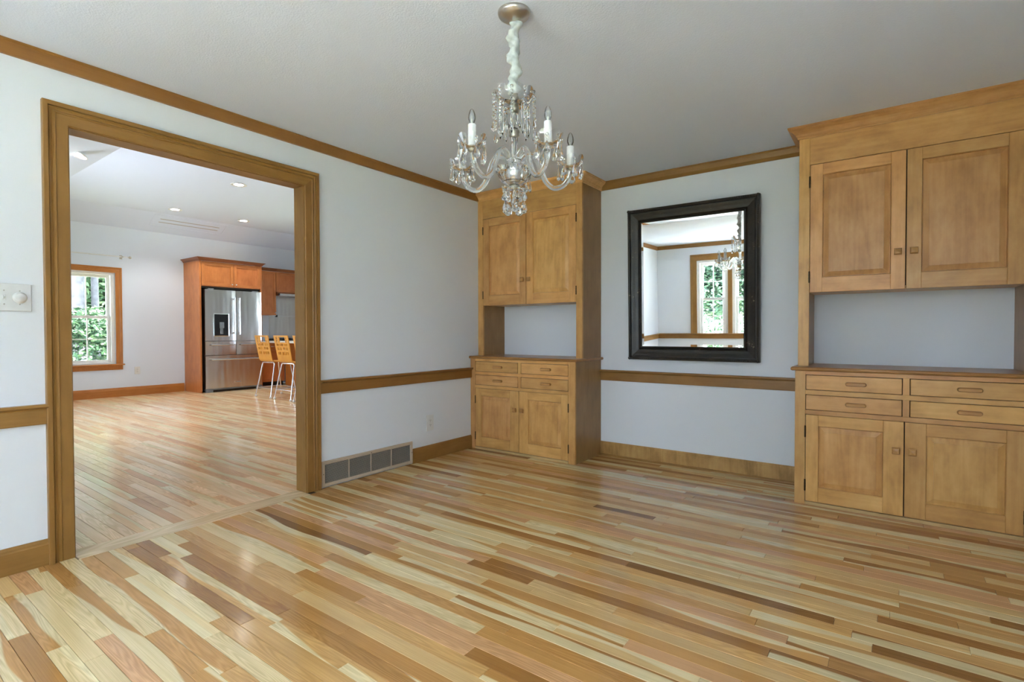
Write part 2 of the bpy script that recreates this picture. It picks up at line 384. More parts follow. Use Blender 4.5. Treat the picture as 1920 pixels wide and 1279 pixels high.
# ------------------------------------------------------------------ floors: one object per plank (largest 300), rest joined
PAL = [(srgb(226, 200, 150), 2.8), (srgb(216, 178, 122), 4), (srgb(206, 160, 100), 4.2), (srgb(196, 146, 86), 3.2), (srgb(182, 132, 74), 2.4), (srgb(166, 116, 62), 1.4), (srgb(212, 162, 114), 2.6), (srgb(148, 104, 56), .5)]
KPAL = [(srgb(236, 202, 160), 4), (srgb(232, 192, 146), 4), (srgb(226, 180, 134), 3), (srgb(214, 166, 122), 1.3), (srgb(242, 214, 174), 2)]
def plank_geo(r, x0, x1, y0, y1, zt, pal):
    g = .0005; dz = r.uniform(0, .0004)
    x0 += g; x1 -= g; y0 += g; y1 -= g; c = .0012
    v = [(x0, y0, zt-.012), (x1, y0, zt-.012), (x1, y1, zt-.012), (x0, y1, zt-.012),
         (x0, y0, zt-c-dz), (x1, y0, zt-c-dz), (x1, y1, zt-c-dz), (x0, y1, zt-c-dz),
         (x0+c, y0+c, zt-dz), (x1-c, y0+c, zt-dz), (x1-c, y1-c, zt-dz), (x0+c, y1-c, zt-dz)]
    f = [(0, 3, 2, 1), (0, 1, 5, 4), (1, 2, 6, 5), (2, 3, 7, 6), (3, 0, 4, 7), (4, 5, 9, 8), (5, 6, 10, 9), (6, 7, 11, 10), (7, 4, 8, 11), (8, 9, 10, 11)]
    col = r.choices([p[0] for p in pal], [p[1] for p in pal])[0]
    k = r.uniform(.93, 1.07); col = tuple(min(1, q*k) for q in col[:3])+(1,)
    th = r.uniform(.15, .85) if r.random() < .33 else 9
    flip = r.random() < .5
    pu = [(p[0]+r.random()*0, ((y1-p[1]) if flip else (p[1]-y0)), th) for p in v]
    return v, f, col, r.random(), pu
def plank_mesh(name, geos, mat='floor'):
    V, F, C, S, U = [], [], [], [], []
    for v, f, col, sd, pu in geos:
        b = len(V); V += v; F += [[b+i for i in q] for q in f]; C += [col]*len(v); S += [sd]*len(v); U += pu
    me = bpy.data.meshes.new(name); me.from_pydata(V, [], F); me.materials.append(MT[mat])
    a = me.attributes.new('pc', 'FLOAT_COLOR', 'POINT'); a.data.foreach_set('color', [x for c in C for x in c])
    a = me.attributes.new('sd', 'FLOAT', 'POINT'); a.data.foreach_set('value', S)
    a = me.attributes.new('pu', 'FLOAT_VECTOR', 'POINT'); a.data.foreach_set('vector', [x for c in U for x in c])
    return me
def visible(x, y):
    d = Vector((x, y, 0))-CAM; z = d.dot(_fw)
    if z < .3: return None
    px = 960+FPX*d.dot(_r2)/z; py = 639.5-FPX*d.dot(_u2)/z
    return (px, py, z) if -60 < px < 1980 and py < 1330 else None
def strip_floor(root, r, X0, X1, Y0, Y1, pal, lens, seen, mat='floor'):
    W = .06; out = []; y = Y1
    while y > Y0+.005:
        yb = max(y-W, Y0); xs = X0(y-W/2) if callable(X0) else X0; x = xs-r.uniform(0, .6)
        while x < X1-.001:
            L = r.uniform(*lens); a, b = max(x, xs), min(x+L, X1)
            if X1-b < .2: b = X1
            if b-a > .02:
                geo = plank_geo(r, a, b, yb, y, 0, pal); sc = 0
                for t in (.05, .3, .5, .7, .95):
                    px, py = a+(b-a)*t, (y+yb)/2; q = visible(px, py)
                    if q and seen(px, py): sc += (b-a)*1.107/q[2]**3
                out.append((sc, geo))
            x = b
        y = yb
    out.sort(key=lambda q: -q[0])
    for sc, geo in out[:300]:
        if sc <= 0: break
        inst('plank', plank_mesh('plank', [geo], mat), root)
    rest = [g for k, (sc, g) in enumerate(out) if k >= 300 or sc <= 0]
    if rest: inst('distant_planks', plank_mesh('distant_planks', rest, mat), root, kind='stuff')
m = MB(); m.box(.0, RX, RY, 0, -.1, -.008)
fl = struct(m, 'floor', [MT['gap']], 'glossy honey oak strip floor of the dining room', 'floor')
strip_floor(fl, random.Random(3), lambda y: .056 if DY0-.03 < y < DY1+.03 else .002, RX, RY, 0, PAL, (.35, 1.5), lambda x, y: True)
m = MB(); m.box(KX, 0, KY0, KY1, -.1, -.008)
kf = struct(m, 'floor_kitchen', [MT['gap']], 'pale pinkish oak strip floor of the kitchen', 'floor')
def kseen(x, y):
    t = (-T-CAM.x)/(x-CAM.x); yy = CAM.y+(y-CAM.y)*t
    return DY0 < yy < DY1
strip_floor(kf, random.Random(5), KX, -.103, KY0, KY1, KPAL, (.4, 1.6), kseen, 'kfloor')
# threshold board
r = random.Random(9)
th = plank_geo(r, -.102, .055, DY0+.0, DY1, 0, [(srgb(230, 202, 160), 1)])
th = (th[0], th[1], th[2], th[3], [(p[1], p[0]*.3, 9) for p in th[0]])
inst('threshold', plank_mesh('threshold', [th]), fl)

# ------------------------------------------------------------------ trim in the dining room
RAIL = [(0, .674), (.014, .674), (.016, .678), (.016, .744), (.02, .75), (.03, .753), (.036, .758), (.036, .766), (.032, .7693), (0, .7693)]
BASE = [(0, 0), (.016, 0), (.016, .098), (.013, .104), (.013, .112), (.008, .119), (.006, .123), (0, .123)]
CORN = [(0, 2.371), (.017, 2.371), (.019, 2.376), (.019, 2.428), (.026, 2.434), (.026, 2.4399), (0, 2.4399)]
CORNB = [(0, 2.371), (.008, 2.371), (.014, 2.376), (.026, 2.392), (.034, 2.415), (.036, 2.428), (.042, 2.433), (.042, 2.4399), (0, 2.4399)]
D1, D2, CW = .478, .3615, 1.14
CX2 = 2.756
up = (0, 0, 1)
def trim(name, path, prof, mat, label, cat='trim'):
    m = MB(); m.sweep(path, up, prof); return struct(m, name, [mat], label, cat)
trim('trim_1', [(0, -D2, 0), (0, RY, 0)], CORN, MT['rtrimY'], 'brown wooden crown board along the top of the left wall', 'crown trim')
trim('trim_2', [(CX2, 0, 0), (CW+.005, 0, 0)], CORNB, MT['trimX'], 'honey wooden crown moulding above the mirror between the hutches', 'crown trim')
trim('trim_3', [(0, -D1, 0), (0, -2.1056, 0)], RAIL, MT['rtrimY'], 'brown chair rail between the cased opening and the left hutch', 'chair rail')
trim('trim_4', [(0, -3.574, 0), (0, RY, 0)], RAIL, MT['trimY'], 'brown chair rail left of the cased opening, below the switch plate', 'chair rail')
trim('trim_5', [(CX2, 0, 0), (CW, 0, 0)], RAIL, MT['trimX'], 'honey chair rail under the mirror between the hutches', 'chair rail')
trim('baseboard_left', [(0, -D1, 0), (0, -1.236, 0)], BASE, MT['trimY'], 'wooden baseboard between the return grille and the left hutch', 'baseboard')
trim('baseboard_left_front', [(0, -3.574, 0), (0, RY, 0)], BASE, MT['trimY'], 'wooden baseboard left of the cased opening', 'baseboard')
bb = trim('baseboard_back', [(CX2, 0, 0), (CW, 0, 0)], BASE, MT['curly'], 'curly figured maple baseboard under the mirror', 'baseboard')
m = MB(); m.sweep([(CX2, 0, 0), (CW, 0, 0)], up, [(.016, 0), (.03, 0), (.029, .008), (.024, .013), (.016, .015)]); m.build('shoe_moulding', [MT['trimX']], bb)
trim('trim_6', [(RX, RY, 0), (RX, 0-D2, 0)][::-1] and [(0, RY, 0), (RX, RY, 0)], CORN, MT['trimX'], 'brown crown board on the window wall, seen in the mirror', 'crown trim')
trim('trim_7', [(0, RY, 0), (RX, RY, 0)], RAIL, MT['trimX'], 'brown chair rail under the windows, seen in the mirror', 'chair rail')
trim('baseboard_front', [(0, RY, 0), (RX, RY, 0)], BASE, MT['trimX'], 'wooden baseboard under the front windows', 'baseboard')

# cased opening
door = thing('door_1', 'wide wood cased opening from the dining room to the kitchen', 'doorway', (0, (DY0+DY1)/2, 0), kind='structure')
oy = (DY0+DY1)/2
CAS = [(0, 0), (0, .012), (.003, .015), (.048, .017), (.051, .021), (.055, .021), (.062, .014), (.068, .016), (.073, .021), (.075, .021), (.077, .017), (.079, .017), (.080, .029), (.097, .03), (.1, .028), (.1, 0)]
a, b = DY0-oy-.004, DY1-oy+.004
for nm, path in (('casing_side', [(0, a, 0), (0, a, DZ+.004), (0, a+.01, DZ+.004)]), ('casing_head', None), ('casing_side', None)):
    pass
m = MB(); m.sweep([(0, a, .0), (0, a, DZ+.004), (0, b, DZ+.004), (0, b, .0)], (1, 0, 0), CAS, caps=True)
# split the mitred casing into its three boards
def casing_parts(path, N, prof, mats, parent, names):
    """one mesh per straight run, mitred at the joints"""
    full = MB(); full.sweep(path, N, prof, caps=False); n = len(prof)
    for i in range(len(path)-1):
        g = MB(); v = full.v[i*n:(i+2)*n]
        g.add(v, [(k, (k+1) % n, n+(k+1) % n, n+k) for k in range(n)]+[tuple(range(n)), tuple(range(n, 2*n))])
        g.build(names[i], [mats[i]], parent)
casing_parts([(0, a, 0), (0, a, DZ+.004), (0, b, DZ+.004), (0, b, 0)], (1, 0, 0), CAS, [MT['trimZ'], MT['trimY'], MT['trimZ']], door, ['casing_side', 'casing_head', 'casing_side'])
casing_parts([(-T, b, 0), (-T, b, DZ+.004), (-T, a, DZ+.004), (-T, a, 0)], (-1, 0, 0), CAS, [MT['trimZ'], MT['trimY'], MT['trimZ']], door, ['casing_side', 'casing_head', 'casing_side'])
m = MB(); m.box(-T-.001, .001, DY0-oy-.006, DY0-oy, 0, DZ+.006); m.build('jamb', [MT['trimZ']], door)
m = MB(); m.box(-T-.001, .001, DY1-oy, DY1-oy+.006, 0, DZ+.006); m.build('jamb', [MT['trimZ']], door)
m = MB(); m.box(-T-.001, .001, DY0-oy, DY1-oy, DZ, DZ+.006); m.build('head_jamb', [MT['trimY']], door)

# ------------------------------------------------------------------ built-in hutches
def make_knob():
    m = MB(); m.lathe([(.011, 0), (.008, -.006), (.008, -.012), (.012, -.016)], 8, (0, 0, 0))
    s = .0195
    v = [(-s, -s, -.016), (s, -s, -.016), (s, s, -.016), (-s, s, -.016), (-s, -s, -.022), (s, -s, -.022), (s, s, -.022), (-s, s, -.022), (-s*.72, -s*.72, -.03), (s*.72, -s*.72, -.03), (s*.72, s*.72, -.03), (-s*.72, s*.72, -.03), (0, 0, -.0325)]
    f = [(3, 2, 1, 0), (0, 1, 5, 4), (1, 2, 6, 5), (2, 3, 7, 6), (3, 0, 4, 7), (4, 5, 9, 8), (5, 6, 10, 9), (6, 7, 11, 10), (7, 4, 8, 11), (8, 9, 12), (9, 10, 12), (10, 11, 12), (11, 8, 12)]
    m.add(v, f)
    m.v = [(x, z, y) for x, y, z in m.v]      # pulls point along -y
    return m.mesh('knob', [MT['pull']])
def make_pull():
    n = 14; m = MB(); L, h = .054, .0125; ring = []
    for (d, k) in ((0, 1.0), (-.008, 1.0), (-.014, .9), (-.019, .62)):
        row = []
        for i in range(2*n):
            a = 2*PI*i/(2*n); cx = (L-h)*(1 if math.cos(a) > 0 else -1)
            row.append((cx+h*math.cos(a)*(k if d else 1), d, h*math.sin(a)*k))
        ring.append(row)
    N = 2*n; vs = [p for r_ in ring for p in r_]
    m.add(vs, [(k*N+i, k*N+(i+1) % N, (k+1)*N+(i+1) % N, (k+1)*N+i) for k in range(3) for i in range(N)], 0, True)
    m.add(ring[-1], [tuple(range(N))]); m.add(ring[0], [tuple(range(N))])
    return m.mesh('pull', [MT['pull']])
def make_hinge():
    m = MB(); m.lathe([(.005, 0), (.005, .062)], 8); m.lathe([(.006, .0), (.006, .003)], 8, (0, 0, .02)); m.lathe([(.006, .0), (.006, .003)], 8, (0, 0, .04))
    m.sphere((0, 0, -.002), .0055, 8, 4); m.sphere((0, 0, .064), .0055, 8, 4)
    return m.mesh('hinge', [MT['hinge']])
KNOB, PULL, HINGE = make_knob(), make_pull(), make_hinge()
def panel_door(root, x0, x1, z0, z1, yf, left_hinge, knob_z, sw=(.07, .085), rw=(.095, .07)):
    """frame and raised panel; front face at y = yf"""
    d = .02; mb = MB(); c = .0018
    a, b = (sw if left_hinge else sw[::-1])
    mb.cbox(x0, x0+a, yf, yf+d, z0, z1, c, 0); mb.cbox(x1-b, x1, yf, yf+d, z0, z1, c, 0)
    mb.cbox(x0+a, x1-b, yf, yf+d, z0, z0+rw[0], c, 1); mb.cbox(x0+a, x1-b, yf, yf+d, z1-rw[1], z1, c, 1)
    o = mb.build('door', [MT['cabZ'], MT['cabX']], root)
    px0, px1, pz0, pz1 = x0+a, x1-b, z0+rw[0], z1-rw[1]
    p = MB(); rings = [(0.0005, .004), (.004, .0135), (.008, .0135), (.034, .005), (.0345, .0025)]
    vs = []
    for (i, dep) in rings: vs += [(px0+i, yf+dep, pz0+i), (px1-i, yf+dep, pz0+i), (px1-i, yf+dep, pz1-i), (px0+i, yf+dep, pz1-i)]
    fs = [(4*k+i, 4*k+(i+1) % 4, 4*k+4+(i+1) % 4, 4*k+4+i) for k in range(len(rings)-1) for i in range(4)]+[(16, 17, 18, 19)]
    p.add(vs, fs); p.build('panel', [MT['cabZ']], o)
    kx = (x1-.036) if left_hinge else (x0+.036)
    inst('knob', KNOB, o, (kx, yf, knob_z))
    hx = x0-.003 if left_hinge else x1+.003
    for hz in (z0+.07, z1-.14): inst('hinge', HINGE, o, (hx, yf-.001, hz))
    return o
def hutch(x, label):
    t = thing('china_hutch', label, 'hutch', (x, 0, 0), group='matching built-in hutches')
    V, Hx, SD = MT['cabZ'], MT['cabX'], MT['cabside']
    W = CW; u0, u1 = .005, W; dw = .058; dx0, dx1, dm = .062, 1.072, .566
    bk = -.004
    # base
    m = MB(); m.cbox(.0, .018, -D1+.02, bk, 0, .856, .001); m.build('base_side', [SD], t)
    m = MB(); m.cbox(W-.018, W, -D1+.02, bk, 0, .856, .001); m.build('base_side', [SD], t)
    m = MB(); m.cbox(.0, dx0-.003, -D1, -D1+.02, 0, .856, .0015); m.build('base_stile', [V], t)
    m = MB(); m.cbox(dx1+.003, W, -D1, -D1+.02, 0, .856, .0015); m.build('base_stile', [V], t)
    for z0, z1 in ((.8325, .856), (.706, .7345), (.580, .6075)):
        m = MB(); m.cbox(dx0-.003, dx1+.003, -D1, -D1+.02, z0, z1, .001); m.build('base_rail', [Hx], t)
    for z0, z1 in ((.7345, .8325), (.6075, .706)):
        m = MB(); m.cbox(.5565, .5885, -D1, -D1+.02, z0, z1, .001); m.build('mid_stile', [V], t)
    m = MB(); m.cbox(dx0-.003, dx1+.003, -D1-.004, -D1+.02, 0, .02, .0015); m.build('bottom_rail', [MT['pale']], t)
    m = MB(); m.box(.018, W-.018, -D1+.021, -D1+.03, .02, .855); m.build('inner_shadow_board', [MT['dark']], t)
    for x0, x1 in ((dx0+.0005, .5528), (.5922, dx1-.0005)):
        for z0, z1 in ((.7375, .8292), (.6105, .7027)):
            m = MB(); m.cbox(x0, x1, -D1, -D1+.019, z0, z1, .002); d = m.build('drawer', [Hx], t)
            inst('pull', PULL, d, ((x0+x1)/2+.02, -D1, (z0+z1)/2))
    panel_door(t, dx0, dm-.0025, .0235, .5775, -D1, True, .408, (.07, .098), (.094, .07))
    panel_door(t, dm+.0025, dx1, .0235, .5775, -D1, False, .408, (.07, .098), (.094, .07))
    m = MB(); pr = [(0, .857), (.015, .857), (.022, .861), (.024, .868), (.022, .876), (.016, .881), (0, .881)]
    m.sweep([(W, bk, 0), (W, -D1, 0), (0, -D1, 0)] if x < 1 else [(W, bk, 0), (W, -D1, 0), (0, -D1, 0), (0, bk, 0)], up, pr)
    m.box(0, W, -D1, bk, .857, .881)
    m.build('countertop', [MT['counter']], t)
    # upper part
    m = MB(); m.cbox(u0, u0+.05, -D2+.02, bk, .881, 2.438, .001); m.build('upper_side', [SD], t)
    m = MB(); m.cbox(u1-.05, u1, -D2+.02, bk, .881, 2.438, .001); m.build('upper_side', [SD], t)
    m = MB(); m.cbox(u0-.005, dx0-.0, -D2, -D2+.02, .881, 2.372, .0015); m.build('upper_stile', [V], t)
    m = MB(); m.cbox(1.084, u1+.002, -D2, -D2+.02, .881, 2.372, .0015); m.build('upper_stile', [V], t)
    m = MB(); m.cbox(dx0, 1.084, -D2, -D2+.02, 2.1935, 2.372, .001); m.build('frieze', [Hx], t)
    m = MB(); m.box(u0+.05, u1-.05, -D2+.022, bk, 1.366, 1.384); m.build('cupboard_floor', [V], t)
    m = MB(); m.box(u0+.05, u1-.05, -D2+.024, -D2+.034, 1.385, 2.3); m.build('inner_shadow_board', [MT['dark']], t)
    m = MB(); m.box(u0+.05, u1-.05, bk-.004, bk, .881, 1.366); m.build('niche_back', [MT['wall']], t, label='white painted back of the open niche')
    panel_door(t, dx0+.003, dm-.0025, 1.3625, 2.1905, -D2, True, 1.586, (.07, .071), (.095, .07))
    panel_door(t, dm+.0025, 1.081, 1.3625, 2.1905, -D2, False, 1.586, (.07, .071), (.095, .07))
    cp = [(0, 2.368), (.008, 2.368), (.011, 2.373), (.011, 2.379), (.016, 2.383), (.022, 2.395), (.034, 2.408), (.05, 2.418), (.055, 2.421), (.055, 2.426), (.062, 2.430), (.062, 2.4398), (0, 2.4398)]
    path = [(u1, bk, 0), (u1, -D2, 0), (u0-.005, -D2, 0)] if x < 1 else [(u1, bk, 0), (u1, -D2, 0), (0, -D2, 0), (0, bk, 0)]
    m = MB(); m.sweep(path, up, cp); m.build('crown', [Hx], t, label='darker stepped crown moulding at the ceiling')
    return t
hutch(0.0, 'built-in maple hutch in the far corner beside the left wall, partly behind the chandelier')
hutch(CX2, 'built-in maple hutch at the right edge, right of the black framed mirror')

# ------------------------------------------------------------------ mirror
MC = Vector((1.957, -.078, 1.50))
mt = thing('wall_mirror', 'large mirror in a worn black wooden frame hanging between the two hutches', 'mirror', MC, (math.radians(1.53), 0, math.radians(2.1)))
gw, gh = .397, .513; fw_ = .113
def frame_ring(prof, name, mat, lab=None):
    g = MB(); P = [(-gw, 0, -gh), (-gw, 0, gh), (gw, 0, gh), (gw, 0, -gh)]
    g.sweep(P, (0, -1, 0), prof, closed=True, caps=False); o = g.build(name, [mat], mt)
    if lab: o['label'] = lab
    return o
frame_ring([(0, -.012), (0, .004), (.006, .008), (.012, .006), (.016, .000), (.02, .004), (.028, .010), (.05, .016), (.07, .024), (.08, .027), (.084, .018), (.088, .018), (.092, .030), (.1, .034), (.108, .030), (fw_, .018), (fw_, -.03), (.01, -.03)], 'frame', MT['frame'])
# carved runs near the corners of the outer bead
m = MB()
rr = random.Random(2)
for sx in (-1, 1):
    for sz in (-1, 1):
        cx, cz = sx*(gw+.101), sz*(gh+.101)
        for k in range(11):
            d = .018+k*.016; r_ = .0085*(1.15-.04*k)
            m.sphere((cx-sx*d, -.033, cz), r_, 6, 4, 0, True, 1.2, .55, .8); m.sphere((cx, -.033, cz-sz*d), r_, 6, 4, 0, True, .8, .55, 1.2)
        m.sphere((cx, -.032, cz), .013, 8, 5, 0, True, 1, .5, 1)
m.build('carved_ornament', [MT['frame']], mt, kind='stuff')
m = MB(); b = .017; e = -.0006; g0 = -.002
o_ = [(-gw, g0+e, -gh), (gw, g0+e, -gh), (gw, g0+e, gh), (-gw, g0+e, gh)]; i_ = [(-gw+b, g0, -gh+b), (gw-b, g0, -gh+b), (gw-b, g0, gh-b), (-gw+b, g0, gh-b)]
m.add(o_+i_, [(0, 1, 5, 4), (1, 2, 6, 5), (2, 3, 7, 6), (3, 0, 4, 7), (4, 5, 6, 7)]); m.build('mirror_glass', [MT['mirror']], mt)
m = MB(); m.box(-gw-.02, gw+.02, .002, .012, -gh-.02, gh+.02); m.build('backing_board', [MT['dark']], mt)

# ------------------------------------------------------------------ chandelier
CHX, CHY = 1.975, -2.49
ch = thing('chandelier', 'crystal chandelier with five glass candle arms and a white silk cord sleeve', 'chandelier', (CHX, CHY, 0))
CR = MT['crystal']
m = MB(); m.lathe([(.068, 2.4395), (.068, 2.432), (.064, 2.424), (.045, 2.41), (.018, 2.398), (.012, 2.394), (.001, 2.394)], 32); m.build('ceiling_canopy', [MT['nickel']], ch)
m = MB(); pts = []; n = 44
for i in range(n+1):
    z = 2.40-.30*i/n; pts.append((.006*math.sin(i*.5)+.004*math.sin(i*.23+1), .005*math.cos(i*.41), z))
seg = 16; vs = []
for i, p in enumerate(pts):
    for k in range(seg):
        a = 2*PI*k/seg
        r_ = .0215+.005*math.sin(i*.62+a*2)+.003*math.sin(i*1.3-a*3)+.0035*mnoise.noise(Vector((i*.5, a*1.3, 3)))
        r_ *= (.75 if i in (0, n) else 1)
        vs.append((p[0]+r_*math.cos(a), p[1]+r_*math.sin(a), p[2]))
m.add(vs, [(i*seg+k, i*seg+(k+1) % seg, (i+1)*seg+(k+1) % seg, (i+1)*seg+k) for i in range(n) for k in range(seg)], 0, True)
m.build('cord_sleeve', [MT['silk']], ch, label='ruffled white silk cord cover')
def dish(mb, prof, seg, c, lobes, amp):
    vs = []; n = len(prof)
    for k, (r, z) in enumerate(prof):
        t = max(0, (k-n+3)/2)
        for i in range(seg):
            a = 2*PI*i/seg; dz = amp*t*(abs(math.cos(lobes*a/2))-.6); rr = r*(1+.03*t*abs(math.cos(lobes*a/2)))
            vs.append((c[0]+rr*math.cos(a), c[1]+rr*math.sin(a), c[2]+z+dz))
    mb.add(vs, [(k*seg+i, k*seg+(i+1) % seg, (k+1)*seg+(i+1) % seg, (k+1)*seg+i) for k in range(n-1) for i in range(seg)], 0, True)
m = MB(); m.lathe([(.013, 2.10), (.02, 2.085), (.022, 2.07), (.012, 2.06), (.012, 2.05), (.02, 2.046), (.022, 2.035), (.02, 2.025), (.01, 2.022)], 14); m.lathe([(.004, 2.11), (.004, 1.72)], 8)
m.lathe([(.012, 1.955), (.021, 1.95), (.023, 1.942), (.018, 1.936), (.022, 1.928), (.015, 1.92)], 14); m.build('metal_stem', [MT['metalcap']], ch)
m = MB(); dish(m, [(.014, 2.05), (.05, 2.055), (.07, 2.069), (.080, 2.09), (.084, 2.108)], 64, (0, 0, 0), 8, .014); m.build('upper_dish', [MT['thin']], ch)
m = MB(); m.lathe([(.012, 2.02), (.016, 2.01), (.012, 1.99), (.015, 1.985), (.026, 1.975), (.028, 1.965), (.018, 1.957)], 12, smooth=False); m.lathe([(.016, 1.918), (.012, 1.9), (.014, 1.86), (.022, 1.835), (.03, 1.822)], 12); m.build('glass_column', [CR], ch)
def drop(mb, c, L, r, flat=1.0, ang=0, seg=7):
    """pear shaped faceted pendant hanging from c, length L"""
    pr = [(.0008, 0), (.2*r, -.18*L), (.55*r, -.42*L), (r, -.72*L), (.82*r, -.9*L), (.0008, -L)]
    t = MB(); t.lathe(pr, seg, (0, 0, 0), 0, False, None, (1, flat))
    ca, sa = math.cos(ang), math.sin(ang)
    mb.add([(c[0]+x*ca-y*sa, c[1]+x*sa+y*ca, c[2]+z) for x, y, z in t.v], t.f)
def bead(mb, c, r, seg=6): mb.sphere(c, r, seg, 4, 0, False)
for k in range(10):
    a = 2*PI*k/10+.2; x, y = .088*math.cos(a), .088*math.sin(a); m = MB()
    n = 9 if k % 2 else 7
    for i in range(n): bead(m, (x, y, 2.094-.0155*i), .0058 if i % 3 else .008)
    drop(m, (x, y, 2.094-.0155*n+.004), .05, .0115, .6, a)
    m.build('bead_string', [CR], ch)
for k in range(8):
    a = 2*PI*k/8+.45; x, y = .06*math.cos(a), .06*math.sin(a); m = MB()
    bead(m, (x, y, 2.052), .006)
    t = MB(); t.lathe([(.003, 0), (.0075, -.006), (.0065, -.115), (.001, -.128)], 6, smooth=False)
    m.add([(x+p, y+q_, 2.046+z) for p, q_, z in t.v], t.f); m.build('prism', [CR], ch)
# receiver bowl, lower dish and finial
m = MB(); sc2 = lambda k, a: (.10*math.cos(10*a) if k in (4, 5) else 0)
m.lathe([(.02, 1.717), (.05, 1.732), (.066, 1.751), (.073, 1.77), (.078, 1.79), (.0765, 1.792), (.069, 1.772), (.06, 1.754), (.045, 1.739), (.02, 1.727)], 40, (0, 0, 0), 0, False, sc2); m.build('receiver_bowl', [CR], ch)
m = MB(); m.lathe([(.022, 1.813), (.03, 1.805), (.034, 1.775), (.03, 1.745), (.02, 1.735)], 14); m.build('receiver_plate', [MT['chrome']], ch)
m = MB(); m.lathe([(.012, 1.723), (.02, 1.72), (.022, 1.713), (.014, 1.705), (.008, 1.697)], 14); m.build('lower_cap', [MT['metalcap']], ch)
m = MB(); dish(m, [(.008, 1.701), (.03, 1.698), (.042, 1.699), (.049, 1.706), (.052, 1.713)], 48, (0, 0, 0), 8, .008); m.build('lower_dish', [MT['thin']], ch)
toc = math.atan2(CAM.y-CHY, CAM.x-CHX)          # direction towards the photographer
for k in range(12):
    a = 2*PI*k/12; m = MB(); x, y = .046*math.cos(a), .046*math.sin(a); bead(m, (x, y, 1.699), .006); drop(m, (x, y, 1.694), .034, .0095, .6, a); m.build('small_drop', [CR], ch)
for k in range(5):
    a = toc+2*PI*k/5+.1; m = MB(); x, y = .04*math.cos(a), .04*math.sin(a)
    for i in range(3): bead(m, (x, y, 1.691-.013*i), .0065)
    zc_ = 1.623
    t = MB(); t.lathe([(.001, .034), (.006, .026), (.0145, .012), (.0195, -.002), (.016, -.014), (.008, -.02), (.001, -.022)], 10, smooth=False, flat=(1, .75))
    ca, sa = math.cos(a+PI/2), math.sin(a+PI/2); m.add([(x+p*ca-q_*sa, y+p*sa+q_*ca, zc_+z) for p, q_, z in t.v], t.f)
    m.build('ball_pendant', [CR], ch)
m = MB(); drop(m, (0, 0, 1.697), .07, .016, 1, 0, 10); m.build('centre_finial', [CR], ch)
# arms: one built, then copied round
AR = .247
def smooth_path(P, n=6):
    P = [Vector(p) for p in P]; out = []
    for i in range(len(P)-1):
        p0, p1, p2, p3 = P[max(i-1, 0)], P[i], P[i+1], P[min(i+2, len(P)-1)]
        for k in range(n):
            t = k/n; out.append(.5*((2*p1)+(-p0+p2)*t+(2*p0-5*p1+4*p2-p3)*t*t+(-p0+3*p1-3*p2+p3)*t**3))
    out.append(P[-1]); return out
armp = smooth_path([(.025, 0, 1.81), (.045, 0, 1.843), (.075, 0, 1.853), (.10, 0, 1.831), (.118, 0, 1.785), (.138, 0, 1.745), (.172, 0, 1.72), (.212, 0, 1.732), (.238, 0, 1.765), (AR, 0, 1.803)])
a0 = toc-math.radians(-31)
arm0 = None
def build_arm():
    m = MB(); m.tube(armp, lambda t: .0128-.0025*t, 12); o = m.build('candle_arm', [MT['arm']], ch)
    m = MB(); dish(m, [(.012, 1.807), (.034, 1.811), (.047, 1.827), (.053, 1.842), (.056, 1.853)], 56, (AR, 0, 0), 7, .012); m.build('bobeche', [MT['thin']], o)
    m = MB(); m.lathe([(.011, 1.799), (.016, 1.805), (.017, 1.818), (.0168, 1.821)], 14, (AR, 0, 0)); m.build('socket_cap', [MT['metalcap']], o)
    m = MB(); m.lathe([(.0155, 1.819), (.0155, 1.901), (.0135, 1.903), (.0, 1.903)][:3], 18, (AR, 0, 0)); m.build('candle_tube', [MT['candle']], o)
    m = MB(); m.lathe([(.0075, 1.903), (.009, 1.907), (.0135, 1.919), (.0148, 1.928), (.013, 1.941), (.008, 1.955), (.003, 1.961), (.0005, 1.962)], 16, (AR, 0, 0)); bl = m.build('bulb', [MT['bulb']], o)
    m = MB(); m.lathe([(.004, 1.904), (.003, 1.915), (.0015, 1.923)], 8, (AR, 0, 0)); m.tube([(AR-.003, 0, 1.923), (AR-.001, 0, 1.937), (AR+.001, 0, 1.937), (AR+.003, 0, 1.923)], .0006, 4); m.build('filament_stem', [MT['filament']], o)
    for k in range(7):
        a = 2*PI*k/7+.22; x, y = AR+.051*math.cos(a), .051*math.sin(a); m = MB()
        bead(m, (x, y, 1.837), .0065); bead(m, (x, y, 1.825), .005)
        drop(m, (x, y, 1.822), .066 if k % 2 else .056, .0165 if k % 2 else .013, .5, a+PI/2, 8); m.build('crystal_pendant', [CR], o)
    return o
arm0 = build_arm(); arm0.rotation_euler = (0, 0, a0)
for i in range(1, 5):
    c = arm0.copy(); COL.objects.link(c); c.parent = ch; c.rotation_euler = (0, 0, a0+i*2*PI/5)
    for k in list(arm0.children):
        d = k.copy(); COL.objects.link(d); d.parent = c

